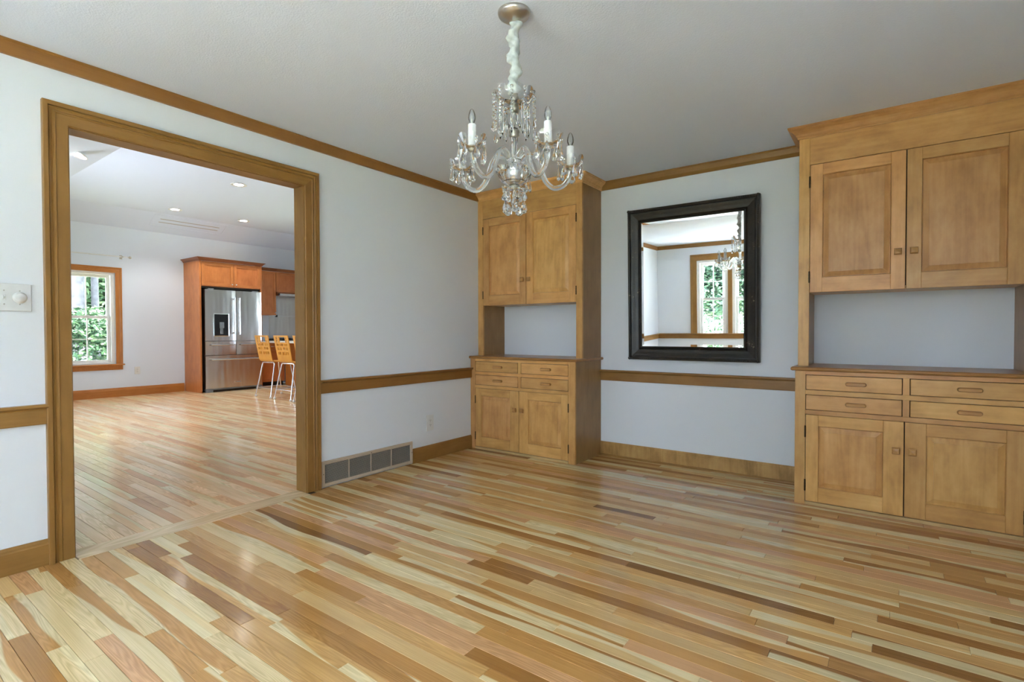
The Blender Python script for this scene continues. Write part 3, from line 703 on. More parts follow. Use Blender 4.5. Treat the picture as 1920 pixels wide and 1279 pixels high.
# ------------------------------------------------------------------ small wall fittings in the dining room
def outlet(name, label, loc, rz, w_=.075, h_=.12):
    """plate in its local xz plane, facing -y"""
    t = thing(name, label, 'outlet', loc, (0, 0, rz))
    m = MB(); m.cbox(-w_/2, w_/2, -.006, 0, -h_/2, h_/2, .002); m.build('cover_plate', [MT['plastic']], t)
    for s in (-1, 1):
        m = MB(); m.lathe([(.0165, 0), (.0165, .0025), (.015, .0035)], 16); m.v = [(x, -.006-z, y*.9+s*.0195*h_/.12) for x, y, z in m.v]
        rc = m.build('receptacle', [MT['plastic']], t)
        m = MB()
        for k in (-1, 1): m.box(k*.006-.001, k*.006+.001, -.0105, -.0085, s*.0195-.001, s*.0195+.008)
        m.box(-.002, .002, -.0105, -.0085, s*.0195-.01, s*.0195-.006); m.build('slots', [MT['slot']], rc)
    m = MB(); m.lathe([(.003, 0), (.002, .001)], 8); m.v = [(x, -.006-z, y) for x, y, z in m.v]; m.build('screw', [MT['nickel']], t)
    return t
outlet('wall_outlet', 'white outlet on the left wall above the baseboard, beside the left hutch', (0.0005, -1.027, .316), PI/2, .085, .138)
outlet('niche_outlet', 'white outlet plate half hidden inside the niche of the left hutch', (1.085, -.0095, 1.07), 0, .08, .13)
sw = thing('switch_plate', 'white plate with toggle switch and round dimmer left of the cased opening', 'light switch', (.0005, -3.69, 1.27), (0, 0, PI/2))
m = MB(); m.cbox(-.066, .067, -.007, 0, -.0635, .0635, .0025); m.build('cover_plate', [MT['plastic']], sw)
m = MB(); m.cbox(-.033, -.021, -.009, -.0065, -.0125, .0125, .001); tg = m.build('toggle_surround', [MT['plastic']], sw)
m = MB(); m.add([(-.031, -.008, -.008), (-.023, -.008, -.008), (-.023, -.008, .006), (-.031, -.008, .006), (-.030, -.02, .002), (-.024, -.02, .002), (-.024, -.019, .010), (-.030, -.019, .010)], [(0, 1, 5, 4), (1, 2, 6, 5), (2, 3, 7, 6), (3, 0, 4, 7), (4, 5, 6, 7), (3, 2, 1, 0)]); m.build('toggle', [MT['plastic']], tg)
m = MB(); m.lathe([(.0255, 0), (.0255, .006), (.024, .008), (.0205, .009), (.0195, .021), (.018, .023), (.001, .023)], 28); m.v = [(x+.026, -.006-z, y) for x, y, z in m.v]; m.build('dimmer_knob', [MT['plastic']], sw)
for x in (-.027, .026):
    for z in (-.031, .031):
        m = MB(); m.lathe([(.003, 0), (.002, .001)], 8); m.v = [(a_+x, -.007-c_, b_+z) for a_, b_, c_ in m.v]; m.build('screw', [MT['nickel']], sw)
# return air grille
vg = thing('return_air_grille', 'long tan metal return air grille at the foot of the left wall', 'vent grille', (0, -1.6685, 0))
VW = .4315
m = MB(); FR = [(0, .0), (0, .008), (.002, .011), (.022, .013), (.026, .009), (.026, 0)]
iy, z0, z1 = VW-.026, .032, .164
m.sweep([(0, -iy, z0), (0, -iy, z1), (0, iy, z1), (0, iy, z0)], (1, 0, 0), FR, closed=True, caps=False); m.build('frame', [MT['grille']], vg)
m = MB(); m.box(.0005, .002, -iy, iy, z0, z1); m.build('duct_backing', [MT['ventdark']], vg)
for k in range(1, 4):
    y = -iy+2*iy*k/4; m = MB(); m.cbox(.002, .010, y-.004, y+.004, z0, z1, .001); m.build('divider', [MT['grille']], vg)
lm = MB(); hw = iy/4-.005
lm.add([(.002, -hw, .003), (.002, hw, .003), (.009, hw, -.001), (.009, -hw, -.001), (.002, -hw, .0022), (.002, hw, .0022), (.009, hw, -.0018), (.009, -hw, -.0018)], [(0, 1, 2, 3), (4, 7, 6, 5), (3, 2, 6, 7), (0, 4, 5, 1), (0, 3, 7, 4), (1, 5, 6, 2)])
lm = lm.mesh('louver', [MT['louver']])
for k in range(4):
    y = -iy+2*iy*(k+.5)/4
    for i in range(14): inst('louver', lm, vg, (0, y, z0+.006+i*(z1-z0-.01)/13.4))
for (y, z) in ((-VW+.011, .098), (VW-.011, .098), (0, .176)):
    m = MB(); m.lathe([(.0035, 0), (.0025, .0015)], 8); m.v = [(.0125+c_, a_+y, b_+z) for a_, b_, c_ in m.v]; m.build('screw', [MT['hinge']], vg)

# ------------------------------------------------------------------ windows
def sash(root, name, x0, x1, z0, z1, y, st=.045, cols=2, rows=2, mv=.016):
    """double hung sash; local x along wall, y outward"""
    m = MB(); t = .03
    m.cbox(x0, x0+st, y, y+t, z0, z1, .002); m.cbox(x1-st, x1, y, y+t, z0, z1, .002)
    m.cbox(x0+st, x1-st, y, y+t, z0, z0+st, .002); m.cbox(x0+st, x1-st, y, y+t, z1-st, z1, .002)
    o = m.build(name, [MT['vinyl']], root)
    gx0, gx1, gz0, gz1 = x0+st, x1-st, z0+st, z1-st
    for c in range(1, cols):
        x = gx0+(gx1-gx0)*c/cols; m = MB(); m.cbox(x-mv/2, x+mv/2, y+.006, y+.024, gz0, gz1, .002); m.build('muntin', [MT['vinyl']], o)
    for c in range(1, rows):
        z = gz0+(gz1-gz0)*c/rows; m = MB(); m.cbox(gx0, gx1, y+.006, y+.024, z-mv/2, z+mv/2, .002); m.build('muntin', [MT['vinyl']], o)
    for i in range(cols):
        for j in range(rows):
            a, b = gx0+(gx1-gx0)*i/cols, gx0+(gx1-gx0)*(i+1)/cols; c, d = gz0+(gz1-gz0)*j/rows, gz0+(gz1-gz0)*(j+1)/rows
            m = MB(); m.add([(a, y+.015, c), (b, y+.015, c), (b, y+.015, d), (a, y+.015, d)], [(0, 1, 2, 3)]); m.build('pane', [MT['pane']], o)
    return o
def window_unit(name, label, loc, rz, w_, z0, z1, zm, jf=.05, rows_up=2):
    t = thing(name, label, 'window', loc, (0, 0, rz), kind='structure')
    h = w_/2; m = MB()
    for (a, b) in ((-h, -h+jf), (h-jf, h)): m.cbox(a, b, .012, .145, z0, z1, .002)
    m.cbox(-h+jf, h-jf, .012, .145, z1-.045, z1, .002); m.cbox(-h+jf, h-jf, .012, .145, z0, z0+.03, .002)
    m.build('window_frame', [MT['vinyl']], t)
    sash(t, 'upper_sash', -h+jf, h-jf, zm-.02, z1-.045, .085, rows=rows_up)
    sash(t, 'lower_sash', -h+jf, h-jf, z0+.03, zm+.025, .045)
    m = MB(); m.cbox(-.03, .03, .03, .047, zm+.02, zm+.036, .003); m.build('sash_lock', [MT['vinyl']], t)
    return t
# kitchen window (local x -> -y? rotate +90: local y -> -x)
k0, k1 = kw['y0'], kw['y1']; kc = (k0+k1)/2
w1 = window_unit('window_1', 'double hung kitchen window with greenery outside, in an orange wood casing', (KX, kc, 0), PI/2, k1-k0, kw['z0'], kw['z1'], 1.372, .062, 1)
hw_ = (k1-k0)/2
KC = [(0, 0), (0, .012), (.05, .016), (.06, .012), (.07, .02), (.09, .024), (.093, .02), (.093, 0)]
casing_parts([(-hw_, 0, .57), (-hw_, 0, kw['z1']), (hw_, 0, kw['z1']), (hw_, 0, .57)], (0, -1, 0), [(u, v_) for u, v_ in KC], [MT['ktrimZ'], MT['ktrimY'], MT['ktrimZ']], w1, ['casing', 'casing', 'casing'])
m = MB(); m.cbox(-hw_-.115, hw_+.115, -.05, .05, .548, .57, .004); m.build('window_sill', [MT['ktrimY']], w1)
m = MB(); m.cbox(-hw_-.093, hw_+.093, -.018, 0, .47, .548, .003); m.build('apron', [MT['ktrimY']], w1)
# row of front windows, last three unseen and added for light; local y outward = -y world (rotate 180)
U, MU = .543, .07
for k in range(5):
    x = WX0+k*(U+MU)+U/2
    window_unit('window_%d' % (k+2), ['front window at the left end of the row, its frame fully seen in the mirror', 'second front window of the row, cut by the mirror edge', 'third front window of the row, behind the photographer', 'fourth front window of the row, behind the photographer', 'fifth front window of the row, farthest from the left wall'][k], (x, RY, 0), PI, U, WZ0, WZ1, 1.40)
FC = [(0, 0), (0, .012), (.06, .016), (.085, .02), (.09, .026), (.113, .026), (.113, 0)]
tw = thing('trim_8', 'brown wood casing around the row of front windows, seen in the mirror', 'window casing', (0, RY, 0), kind='structure')
casing_parts([(WX0, 0, .77), (WX0, 0, WZ1), (WX1, 0, WZ1), (WX1, 0, .77)][::-1], (0, 1, 0), FC, [MT['trimZ'], MT['trimX'], MT['trimZ']], tw, ['side_casing', 'head_casing', 'side_casing'])
for k in range(4):
    x = WX0+(k+1)*U+k*MU; m = MB(); m.cbox(x-.001, x+MU+.001, -.15, .018, WZ0, WZ1, .002); m.build('mullion', [MT['trimZ']], tw)
for k in range(2):
    y = RW0+.02+U/2+k*(U+.17)
    window_unit('window_%d' % (k+7), ['right wall window nearest the front corner, behind the photographer', 'right wall window beside the photographer'][k], (RX, y, 0), -PI/2, U, WZ0, WZ1, 1.40)
t9 = thing('trim_9', 'wood casing around the right wall windows behind the photographer', 'window casing', (RX, 0, 0), kind='structure')
casing_parts([(0, RW0+.02, .70), (0, RW0+.02, WZ1), (0, RW1-.02, WZ1), (0, RW1-.02, .70)][::1], (-1, 0, 0), [(-u, v_) for u, v_ in FC], [MT['trimZ'], MT['trimY'], MT['trimZ']], t9, ['side_casing', 'head_casing', 'side_casing'])
m = MB(); m.cbox(-.018, .15, RW0+.02+U-.001, RW0+.02+U+.171, WZ0, WZ1, .002); m.build('mullion', [MT['trimZ']], t9)
m = MB(); m.cbox(0, .15, RW0-.001, RW0+.021, WZ0, WZ1, .001); m.build('side_jamb', [MT['trimZ']], t9)
m = MB(); m.cbox(0, .15, RW1-.021, RW1+.001, WZ0, WZ1, .001); m.build('side_jamb', [MT['trimZ']], t9)
# wide glazed kitchen opening, unseen and added to light the kitchen
gd = thing('window_9', 'wide picture window in the kitchen front wall, out of the picture', 'window', ((GX0+GX1)/2, KY0, 0), kind='structure')
hwg = (GX1-GX0)/2
for k in range(3):
    a, b = -hwg+k*2*hwg/3, -hwg+(k+1)*2*hwg/3; z0, z1 = GZ0+.002, GZ1-.002; m = MB()
    m.cbox(a, a+.06, -.08, -.04, z0, z1, .002); m.cbox(b-.06, b, -.08, -.04, z0, z1, .002); m.cbox(a+.06, b-.06, -.08, -.04, z0, z0+.06, .002); m.cbox(a+.06, b-.06, -.08, -.04, z1-.06, z1, .002)
    o = m.build('sash', [MT['vinyl']], gd)
    m = MB(); m.add([(a+.06, -.06, z0+.06), (b-.06, -.06, z0+.06), (b-.06, -.06, z1-.06), (a+.06, -.06, z1-.06)], [(0, 1, 2, 3)]); m.build('pane', [MT['pane']], o)

ge = thing('window_10', 'wide window in the kitchen end wall beyond the stools, out of the picture', 'window', ((EX0+EX1)/2, KY1, 0), kind='structure')  # unseen window, added to brighten the far end of the kitchen
for k in range(2):
    a, b = -1.2+k*1.2, k*1.2; z0, z1 = EZ0+.002, EZ1-.002; m = MB()
    m.cbox(a, a+.05, .04, .08, z0, z1, .002); m.cbox(b-.05, b, .04, .08, z0, z1, .002); m.cbox(a+.05, b-.05, .04, .08, z0, z0+.05, .002); m.cbox(a+.05, b-.05, .04, .08, z1-.05, z1, .002)
    o = m.build('sash', [MT['vinyl']], ge)
    m = MB(); m.add([(a+.05, .06, z0+.05), (b-.05, .06, z0+.05), (b-.05, .06, z1-.05), (a+.05, .06, z1-.05)], [(0, 1, 2, 3)]); m.build('pane', [MT['pane']], o)

# ------------------------------------------------------------------ kitchen
m = MB(); KB = [(0, 0), (.018, 0), (.018, .115), (.014, .125), (.012, .14), (.004, .155), (0, .155)]
m.sweep([(KX, .03, 0), (KX, KY0, 0)], up, KB); struct(m, 'baseboard_kitchen', [MT['ktrimY']], 'orange wood baseboard under the kitchen window', 'baseboard')
outlet('kitchen_outlet', 'small white outlet below and right of the kitchen window', (KX+.0005, -.728, .44), PI/2, .085, .13)
# curtain rod
cr = thing('curtain_rod', 'thin white curtain rod above the kitchen window', 'curtain rod', (KX+.08, -1.42, 2.42))
m = MB(); m.tube([(0, -.62, 0), (0, .56, 0)], .009, 8); m.build('rod', [MT['plastic']], cr)
for s in (-.5, .47):
    m = MB(); m.cbox(-.0795, -.07, s-.02, s+.02, -.035, .035, .003); m.tube([(-.075, s, 0), (-.012, s, 0)], .007, 8); m.lathe([(.014, -.012), (.014, .012)], 10, (0, s, 0)); m.build('bracket', [MT['nickel']], cr)
for s, d in ((-.62, -1), (.56, 1)):
    m = MB(); m.sphere((0, s+d*.022, 0), .024, 12, 8); m.tube([(0, s-d*.01, 0), (0, s+d*.006, 0)], .013, 10); m.build('finial', [MT['nickel']], cr)
# recessed lights and linear vent on the kitchen ceiling
lamp_me = None
def downlight(loc, rot, label):
    t = thing('recessed_light', label, 'recessed light', loc, rot, 'recessed kitchen lights')
    m = MB(); m.lathe([(.07, -.001), (.102, -.002), (.106, -.006), (.1, -.01), (.072, -.004)], 28); m.build('trim_ring', [MT['plastic']], t)
    m = MB(); m.lathe([(.0705, -.002), (.05, -.006), (.001, -.0075)], 28); m.build('lens', [MT['lamp']], t)
    l = bpy.data.lights.new('downlight_lamp', 'SPOT'); l.energy = 14; l.color = (1, .97, .92); l.spot_size = 2.0; l.spot_blend = .6; l.shadow_soft_size = .07
    o = bpy.data.objects.new('downlight_lamp', l); COL.objects.link(o); o.parent = t; o.location = (0, 0, -.03)
downlight((-4.217, -.571, KH), (0, 0, 0), 'lit recessed ceiling light nearest the dining room, topmost of three on the flat ceiling')
downlight((-6.577, -.477, KH), (0, 0, 0), 'lit recessed ceiling light above the ceiling vent')
downlight((-6.557, .668, KH), (0, 0, 0), 'lit recessed ceiling light above the refrigerator cupboard')
yl = -2.44; downlight((-4.0, yl, zc(yl)), (-math.atan(s1), 0, 0), 'lit recessed ceiling light on the sloped left ceiling')
cv = thing('ceiling_vent', 'long flush white linear vent on the kitchen ceiling', 'ceiling vent', (-7.1, .04, KH), (0, -math.atan(s2), 0))
m = MB()
m.sweep([(-.36, -.62, 0), (-.36, .62, 0), (-.04, .62, 0), (-.04, -.62, 0)], (0, 0, -1), [(0, 0), (0, .006), (.02, .008), (.02, 0)], closed=True, caps=False); m.build('frame', [MT['kceil']], cv)
for x in (-.15, -.24):
    m = MB(); m.box(x-.006, x+.006, -.5, .5, -.0035, -.001); m.build('slot', [MT['louver']], cv)
m = MB(); m.box(-.36, -.04, -.62, .62, -.0025, -.0005); m.build('panel', [MT['kceil']], cv)

# refrigerator surround
FXF, FB = -6.92, KX+.004
fs = thing('refrigerator_cupboard', 'tall cherry cupboard surround enclosing the refrigerator', 'cupboard', (KX, .06, 0))
fx = FXF-KX; bk = .004
m = MB(); m.cbox(bk, fx, -.02, .01, 0, 2.425, .002); m.build('side_panel', [MT['cherryZ']], fs)
m = MB(); m.cbox(bk, fx, 1.115, 1.14, 0, 2.425, .002); m.build('side_panel', [MT['cherryZ']], fs)
m = MB(); m.box(bk, fx-.022, .01, 1.115, 1.965, 2.425); m.build('cupboard_box', [MT['cherryY']], fs)
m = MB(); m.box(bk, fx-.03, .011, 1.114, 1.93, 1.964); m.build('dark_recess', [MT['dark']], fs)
def shaker(root, y0, y1, z0, z1, x, knob=None, name='door', st=.055):
    mb = MB(); d = .02; c = .0015
    mb.cbox(x-d, x, y0, y0+st, z0, z1, c, 0); mb.cbox(x-d, x, y1-st, y1, z0, z1, c, 0)
    mb.cbox(x-d, x, y0+st, y1-st, z0, z0+st, c, 1); mb.cbox(x-d, x, y0+st, y1-st, z1-st, z1, c, 1)
    o = mb.build(name, [MT['cherryZ'], MT['cherryY']], root)
    p = MB(); p.box(x-d+.002, x-.010, y0+st-.002, y1-st+.002, z0+st-.002, z1-st+.002); p.build('panel', [MT['cherryZ']], o)
    if knob:
        k = MB(); k.lathe([(.006, 0), (.005, .012), (.014, .016), (.015, .022), (.009, .028), (.001, .029)], 12); k.v = [(x+c_, a_+knob[0], b_+knob[1]) for a_, b_, c_ in k.v]; k.build('knob', [MT['chrome']], o)
    return o
shaker(fs, .0165, .590, 1.975, 2.408, fx, (.555, 2.02)); shaker(fs, .596, 1.112, 1.975, 2.408, fx, (.632, 2.02))
def crown2(root, x, y0, y1, z, left_ret=True, right_ret=True):
    pr = [(0, 0), (.008, 0), (.012, .012), (.03, .035), (.05, .05), (.055, .06), (0, .06)]
    path = ([(bk, y0, z)] if left_ret else [])+[(x, y0, z), (x, y1, z)]+([(x-.26, y1, z)] if right_ret else [])
    m = MB(); m.sweep(path[::-1], (0, 0, 1), [(-u, v_) for u, v_ in pr] if False else pr); return m
m = crown2(fs, fx, -.02, 1.14, 2.425); o = m.build('crown', [MT['cherrytop']], fs, label='dark cherry crown moulding')
# refrigerator
rf = thing('refrigerator', 'stainless steel french door refrigerator with black ice dispenser', 'refrigerator', (KX+.02, .06, 0))
RF = fx+.05-.02        # front of doors in local x
Y0, Y1 = .055, 1.108
YM = .612
ST = MT['steel']
m = MB(); m.box(.01, RF-.075, Y0+.01, Y1-.01, .03, 1.905); m.build('body', [MT['steeld']], rf)
def curved(mb, y0, y1, z0, z1, x1, dep=.065, n=8, bulge=.010):
    """door slab with softly bowed front"""
    f = []
    for k in range(n+1):
        t = k/n; y = y0+(y1-y0)*t; e = min(1, min(t, 1-t)*n*.9)
        x = x1-bulge*(2*t-1)**2-(.008 if k in (0, n) else 0); f.append((x, y))
    v = []; 
    for z in (z0, z1): v += [(x, y, z) for x, y in f]+[(x1-dep, y1, z), (x1-dep, y0, z)]
    q = n+3; mb.add(v, [(i, i+1, q+i+1, q+i) for i in range(n)], 0, True)
    mb.add(v, [(n, n+1, q+n+1, q+n), (n+1, n+2, q+n+2, q+n+1), (n+2, 0, q, q+n+2), tuple(reversed(range(q))), tuple(range(q, 2*q))])
def bar(root, p0, p1, r=.013, off=.045):
    p0, p1 = Vector(p0), Vector(p1); d = (p1-p0).normalized(); ox = Vector((off, 0, 0)); m = MB()
    m.tube([p0+ox-d*.03, p1+ox+d*.03], r, 12)
    for p in (p0, p1): m.tube([p-Vector((.004, 0, 0)), p+ox], r*.95, 10)
    m.build('handle', [MT['chrome']], root)
m = MB(); curved(m, Y0, YM-.004, .955, 1.905, RF); d1 = m.build('left_door', [ST], rf)
m = MB(); curved(m, YM+.004, Y1, .955, 1.905, RF); d2 = m.build('right_door', [ST], rf)
bar(d1, (RF-.008, YM-.045, 1.10), (RF-.008, YM-.045, 1.74)); bar(d2, (RF-.008, YM+.045, 1.10), (RF-.008, YM+.045, 1.74))
m = MB(); curved(m, Y0, YM-.004, .69, .945, RF, n=6); e1 = m.build('left_drawer', [ST], rf); bar(e1, (RF-.004, Y0+.11, .88), (RF-.004, YM-.09, .88), .012)
m = MB(); curved(m, YM+.004, Y1, .69, .945, RF, n=6); e2 = m.build('right_drawer', [ST], rf); bar(e2, (RF-.004, YM+.09, .88), (RF-.004, Y1-.11, .88), .012)
m = MB(); curved(m, Y0, Y1, .07, .68, RF, n=10); e3 = m.build('freezer_drawer', [ST], rf); bar(e3, (RF-.002, Y0+.11, .605), (RF-.002, Y1-.11, .605), .013)
m = MB(); m.cbox(RF+.0005, RF+.004, YM-.06, YM+.09, .15, .19, .0015); bd = m.build('badge', [MT['chrome']], e3)
m = MB(); m.box(RF+.0035, RF+.0045, YM-.035, YM+.075, .163, .177); m.build('badge_band', [MT['greyp']], bd)
m = MB(); m.box(.05, RF-.02, Y0+.02, Y1-.02, .012, .062); m.build('base_grille', [MT['black']], rf)
m = MB(); m.cbox(RF-.06, RF-.004, Y0, Y1, .045, .064, .003); m.build('bottom_trim', [MT['greyp']], rf)
for y in (Y0+.005, Y1-.125):
    m = MB(); m.cbox(RF-.07, RF-.006, y, y+.12, .0, .046, .004); m.build('foot', [MT['greyp']], rf)
for y in (Y0+.06, Y1-.16):
    m = MB(); m.cbox(RF-.07, RF-.015, y, y+.1, 1.906, 1.922, .004); m.build('hinge_cover', [MT['greyp']], rf)
DY = Y0+.15
m = MB(); m.cbox(RF-.03, RF+.006, DY, DY+.255, 1.05, 1.45, .004); dp = m.build('ice_dispenser', [MT['black']], d1, label='black ice and water dispenser')
m = MB(); m.sweep([(RF, DY, 1.05), (RF, DY, 1.45), (RF, DY+.255, 1.45), (RF, DY+.255, 1.05)], (1, 0, 0), [(0, 0), (0, .008), (.012, .004), (.014, 0)], closed=True, caps=False); m.build('dispenser_bezel', [MT['chrome']], d1)
m = MB(); m.cbox(RF+.006, RF+.03, DY+.09, DY+.165, 1.19, 1.3, .004); m.cbox(RF+.006, RF+.016, DY+.1, DY+.155, 1.08, 1.19, .004); m.build('dispenser_spout', [MT['greyp']], d1)
m = MB(); m.cbox(RF+.005, RF+.010, DY-.018, DY-.003, 1.07, 1.31, .002); m.build('dispenser_side_light', [MT['chrome']], d1)

# wall cupboards, hood, splashback, base run
def wallbox(name, label, y0, y1, z0, z1, x, doors, cat='cupboard', crown=True, knobs=True):
    t = thing(name, label, cat, (KX, 0, 0)); d = x-KX
    m = MB(); m.box(bk, d-.021, y0, y1, z0, z1); m.build('carcass', [MT['cherryZ']], t)
    n = len(doors)
    for i, (a, b) in enumerate(doors): shaker(t, a+.002, b-.002, z0+.004, z1-.004, d, ((b-.03 if i == 0 and n > 1 else (b-.03 if n == 1 else a+.03)), z0+.05), st=.05)
    m = crown2(t, d, y0, y1, z1, False, False)
    m.build('crown', [MT['cherrytop']], t); return t
wallbox('upper_cupboard', 'cherry wall cupboard between the refrigerator surround and the range hood', 1.205, 1.685, 1.473, 2.39, -7.25, [(1.36, 1.685)])
wallbox('hood_cupboard', 'short cherry wall cupboard above the range hood', 1.69, 2.75, 1.965, 2.39, -7.25, [(1.69, 2.21), (2.21, 2.75)])
hd = thing('range_hood', 'slim stainless range hood under the short wall cupboard', 'range hood', (KX, 0, 0))
m = MB(); m.add([(bk, 1.695, 1.885), (.42, 1.695, 1.885), (.42, 1.695, 1.93), (.36, 1.695, 1.963), (bk, 1.695, 1.963), (bk, 2.74, 1.885), (.42, 2.74, 1.885), (.42, 2.74, 1.93), (.36, 2.74, 1.963), (bk, 2.74, 1.963)], [(0, 1, 2, 3, 4), (9, 8, 7, 6, 5), (0, 5, 6, 1), (1, 6, 7, 2), (2, 7, 8, 3), (3, 8, 9, 4), (4, 9, 5, 0)]); m.build('canopy', [ST], hd)
m = MB(); m.cbox(.36, .424, 1.693, 1.72, 1.888, 1.93, .002); m.build('end_cap', [MT['black']], hd)
sb = thing('splashback', 'stainless steel splashback sheet on the wall behind the range', 'splashback', (KX, 0, 0))
m = MB(); m.box(.001, .004, 1.70, 2.75, .96, 1.47); m.build('lower_sheet', [ST], sb)
m = MB(); m.box(.001, .006, 1.88, 2.75, 1.475, 1.88); m.build('upper_sheet', [ST], sb)
m = MB(); m.box(.006, .012, 1.88, 2.75, 1.462, 1.476); m.build('seam_rail', [MT['chrome']], sb)
m = MB(); m.cbox(.004, .03, 1.86, 1.885, 1.445, 1.49, .003); m.build('seam_end_cap', [MT['black']], sb)
bc = thing('base_cupboard', 'cherry base cupboard with drawers behind the stools, right of the refrigerator', 'base cupboard', (KX, 0, 0))
bx = .58
m = MB(); m.box(bk, bx-.021, 1.205, 1.72, .1, .895); m.build('carcass', [MT['cherryZ']], bc)
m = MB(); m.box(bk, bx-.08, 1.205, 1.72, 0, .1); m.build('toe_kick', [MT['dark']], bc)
m = MB(); m.cbox(bx-.02, bx, 1.21, 1.715, .745, .885, .002); dr = m.build('drawer', [MT['cherryY']], bc)
def cup(root, x, y, z):
    m = MB(); m.tube([(x, y-.045, z), (x+.026, y-.04, z), (x+.028, y, z), (x+.026, y+.04, z), (x, y+.045, z)], .005, 8); m.build('pull', [MT['chrome']], root)
cup(dr, bx, 1.46, .82)
shaker(bc, 1.21, 1.715, .105, .74, bx, (1.68, .69))
wt = MB(); wt.cbox(bk, bx+.025, 1.205, 2.9, .897, .937, .004)
wt = wt.build('white_worktop', [MT['quartz']]); wt.location = (KX, 0, 0); wt['label'] = 'white worktop along the kitchen wall under the splashback'; wt['category'] = 'worktop'
ct = thing('cooktop', 'black cooktop on the white worktop in front of the splashback', 'cooktop', (KX, 1.95, .937))
m = MB(); m.cbox(.05, .56, -.3, .75, 0.0005, .03, .006); m.build('glass_top', [MT['black']], ct)
for (x, y) in ((.18, -.1), (.42, -.1), (.18, .35), (.42, .35)):
    m = MB(); m.lathe([(.09, .0305), (.09, .045), (.075, .048), (.07, .0305)], 18, (x, y, 0)); m.build('burner_grate', [MT['dark']], ct)
pn = thing('peninsula', 'kitchen peninsula with tan back panel and white overhanging top behind the stools', 'peninsula', (-7.0, 1.73, 0))
m = MB(); m.cbox(.002, 3.6, 0, .03, 0, .895, .002); m.build('back_panel', [MT['ktrimZ']], pn)
m = MB(); m.box(.3, 3.6, .032, .6, 0, .895); m.build('carcass', [MT['cherryZ']], pn)
m = MB(); m.cbox(.03, 3.7, -.36, .62, .8965, .9365, .004); m.build('white_top', [MT['quartz']], pn)

# stools
def make_stool(name, label, loc):
    t = thing(name, label, 'stool', loc, group='honey plywood counter stools')
    hw = .205; thk = .012
    cols = [-hw, -.175, -.15, -.12, -.105, -.08, -.06, -.03, -.015, .015, .03, .06, .08, .105, .12, .15, .175, hw]
    rows = [.66, .70, .742, .79, .822, .862, .886, .925, .945, .985, 1.0, 1.035, 1.06]
    holes = set()
    rr = random.Random(4)
    for j, pat in ((2, [2, 4, 6, 8, 10, 12, 14]), (4, [2, 4, 6, 8, 10, 12, 14]), (6, [2, 4, 6, 8, 10, 12, 14])):
        for c in pat: holes.add((c, j))
        holes.discard((pat[(j*3) % 5+1], j))
    for j in (8, 9, 10):
        for c in range(6, 13): holes.add((c, j))
        holes.add((2, j)); holes.add((14, j))
    holes.discard((2, 9)); holes.discard((14, 9))
    def pos(x, z):
        k = (z-.66)/.4
        jig = .0
        return (x*(1+.04*k), .05-.075*k-.03*(x/hw)**2*0, z)
    V, F = [], []; nc = len(cols)
    for z in rows:
        for c, x in enumerate(cols):
            jx = rr.uniform(-.006, .006) if 0 < c < nc-1 else 0; V.append(pos(x+jx, z+(rr.uniform(-.004, .004) if .67 < z < 1.05 else 0)))
    for j in range(len(rows)-1):
        for c in range(nc-1):
            if (c, j) not in holes: F.append((j*nc+c, j*nc+c+1, (j+1)*nc+c+1, (j+1)*nc+c))
    # bend into the seat
    b0 = len(V)
    bend = [(.052, .655), (.062, .635), (.085, .622), (.13, .615), (.25, .612), (.38, .615), (.44, .608), (.462, .595)]
    for (y, z) in bend:
        for x in cols: V.append((x*1.0, y, z))
    strips = [list(range(0, nc))]+[list(range(b0+i*nc, b0+(i+1)*nc)) for i in range(len(bend))]
    for s_, n_ in zip(strips[:-1], strips[1:]):
        for c in range(nc-1): F.append((s_[c+1], s_[c], n_[c], n_[c+1]))
    me = bpy.data.meshes.new('seat_shell'); me.from_pydata(V, [], F); me.materials.append(MT['stool'])
    bm = bmesh.new(); bm.from_mesh(me)
    bmesh.ops.recalc_face_normals(bm, faces=bm.faces); bmesh.ops.solidify(bm, geom=bm.faces[:], thickness=thk)
    bmesh.ops.recalc_face_normals(bm, faces=bm.faces); bm.to_mesh(me); bm.free()
    inst('seat_shell', me, t)
    feet = {(-1, 0): (-.25, .0), (1, 0): (.25, -.01), (-1, 1): (-.25, .47), (1, 1): (.25, .46)}
    for (s, k), (x, y) in feet.items():
        yt = .1 if k == 0 else .38
        top = Vector((s*.15, yt, .594)); sh = Vector((s*.18, yt, .588)); kn = Vector((s*.19, yt+(y-yt)*.05, .56)); ft = Vector((x, y, .024))
        m = MB(); m.tube([Vector((0, yt, .594)), top, sh, kn, ft], .0115, 10); lg = m.build('leg', [MT['chrome']], t)
        m = MB(); m.lathe([(.014, .0), (.021, .004), (.021, .022), (.014, .032)], 12, (x, y, 0)); m.build('foot_cap', [MT['plastic']], lg)
    def at(s, k, z):
        x, y = feet[(s, k)]; yt = .1 if k == 0 else .38; f = (.56-z)/(.56-.024)
        return Vector((s*.19+(x-s*.19)*f, yt+(y-yt)*(.05+.95*f), z))
    for a, b in (((-1, 0), (1, 0)), ((-1, 1), (1, 1)), ((-1, 0), (-1, 1)), ((1, 0), (1, 1))):
        m = MB(); m.tube([at(*a, .16), at(*b, .16)], .008, 8); m.build('foot_rail', [MT['chrome']], t)
    return t
st = make_stool('counter_stool', 'honey plywood stool with cut-out back, nearest the refrigerator', (-5.41, .40, 0))
def clone(src, label, loc):
    c = src.copy(); COL.objects.link(c); c.location = loc; c['label'] = label
    for k in list(src.children):
        d = k.copy(); COL.objects.link(d); d.parent = c
        for g in k.children:
            e = g.copy(); COL.objects.link(e); e.parent = d
    return c
clone(st, 'honey plywood stool with cut-out back, second from the refrigerator', (-4.79, .39, 0))
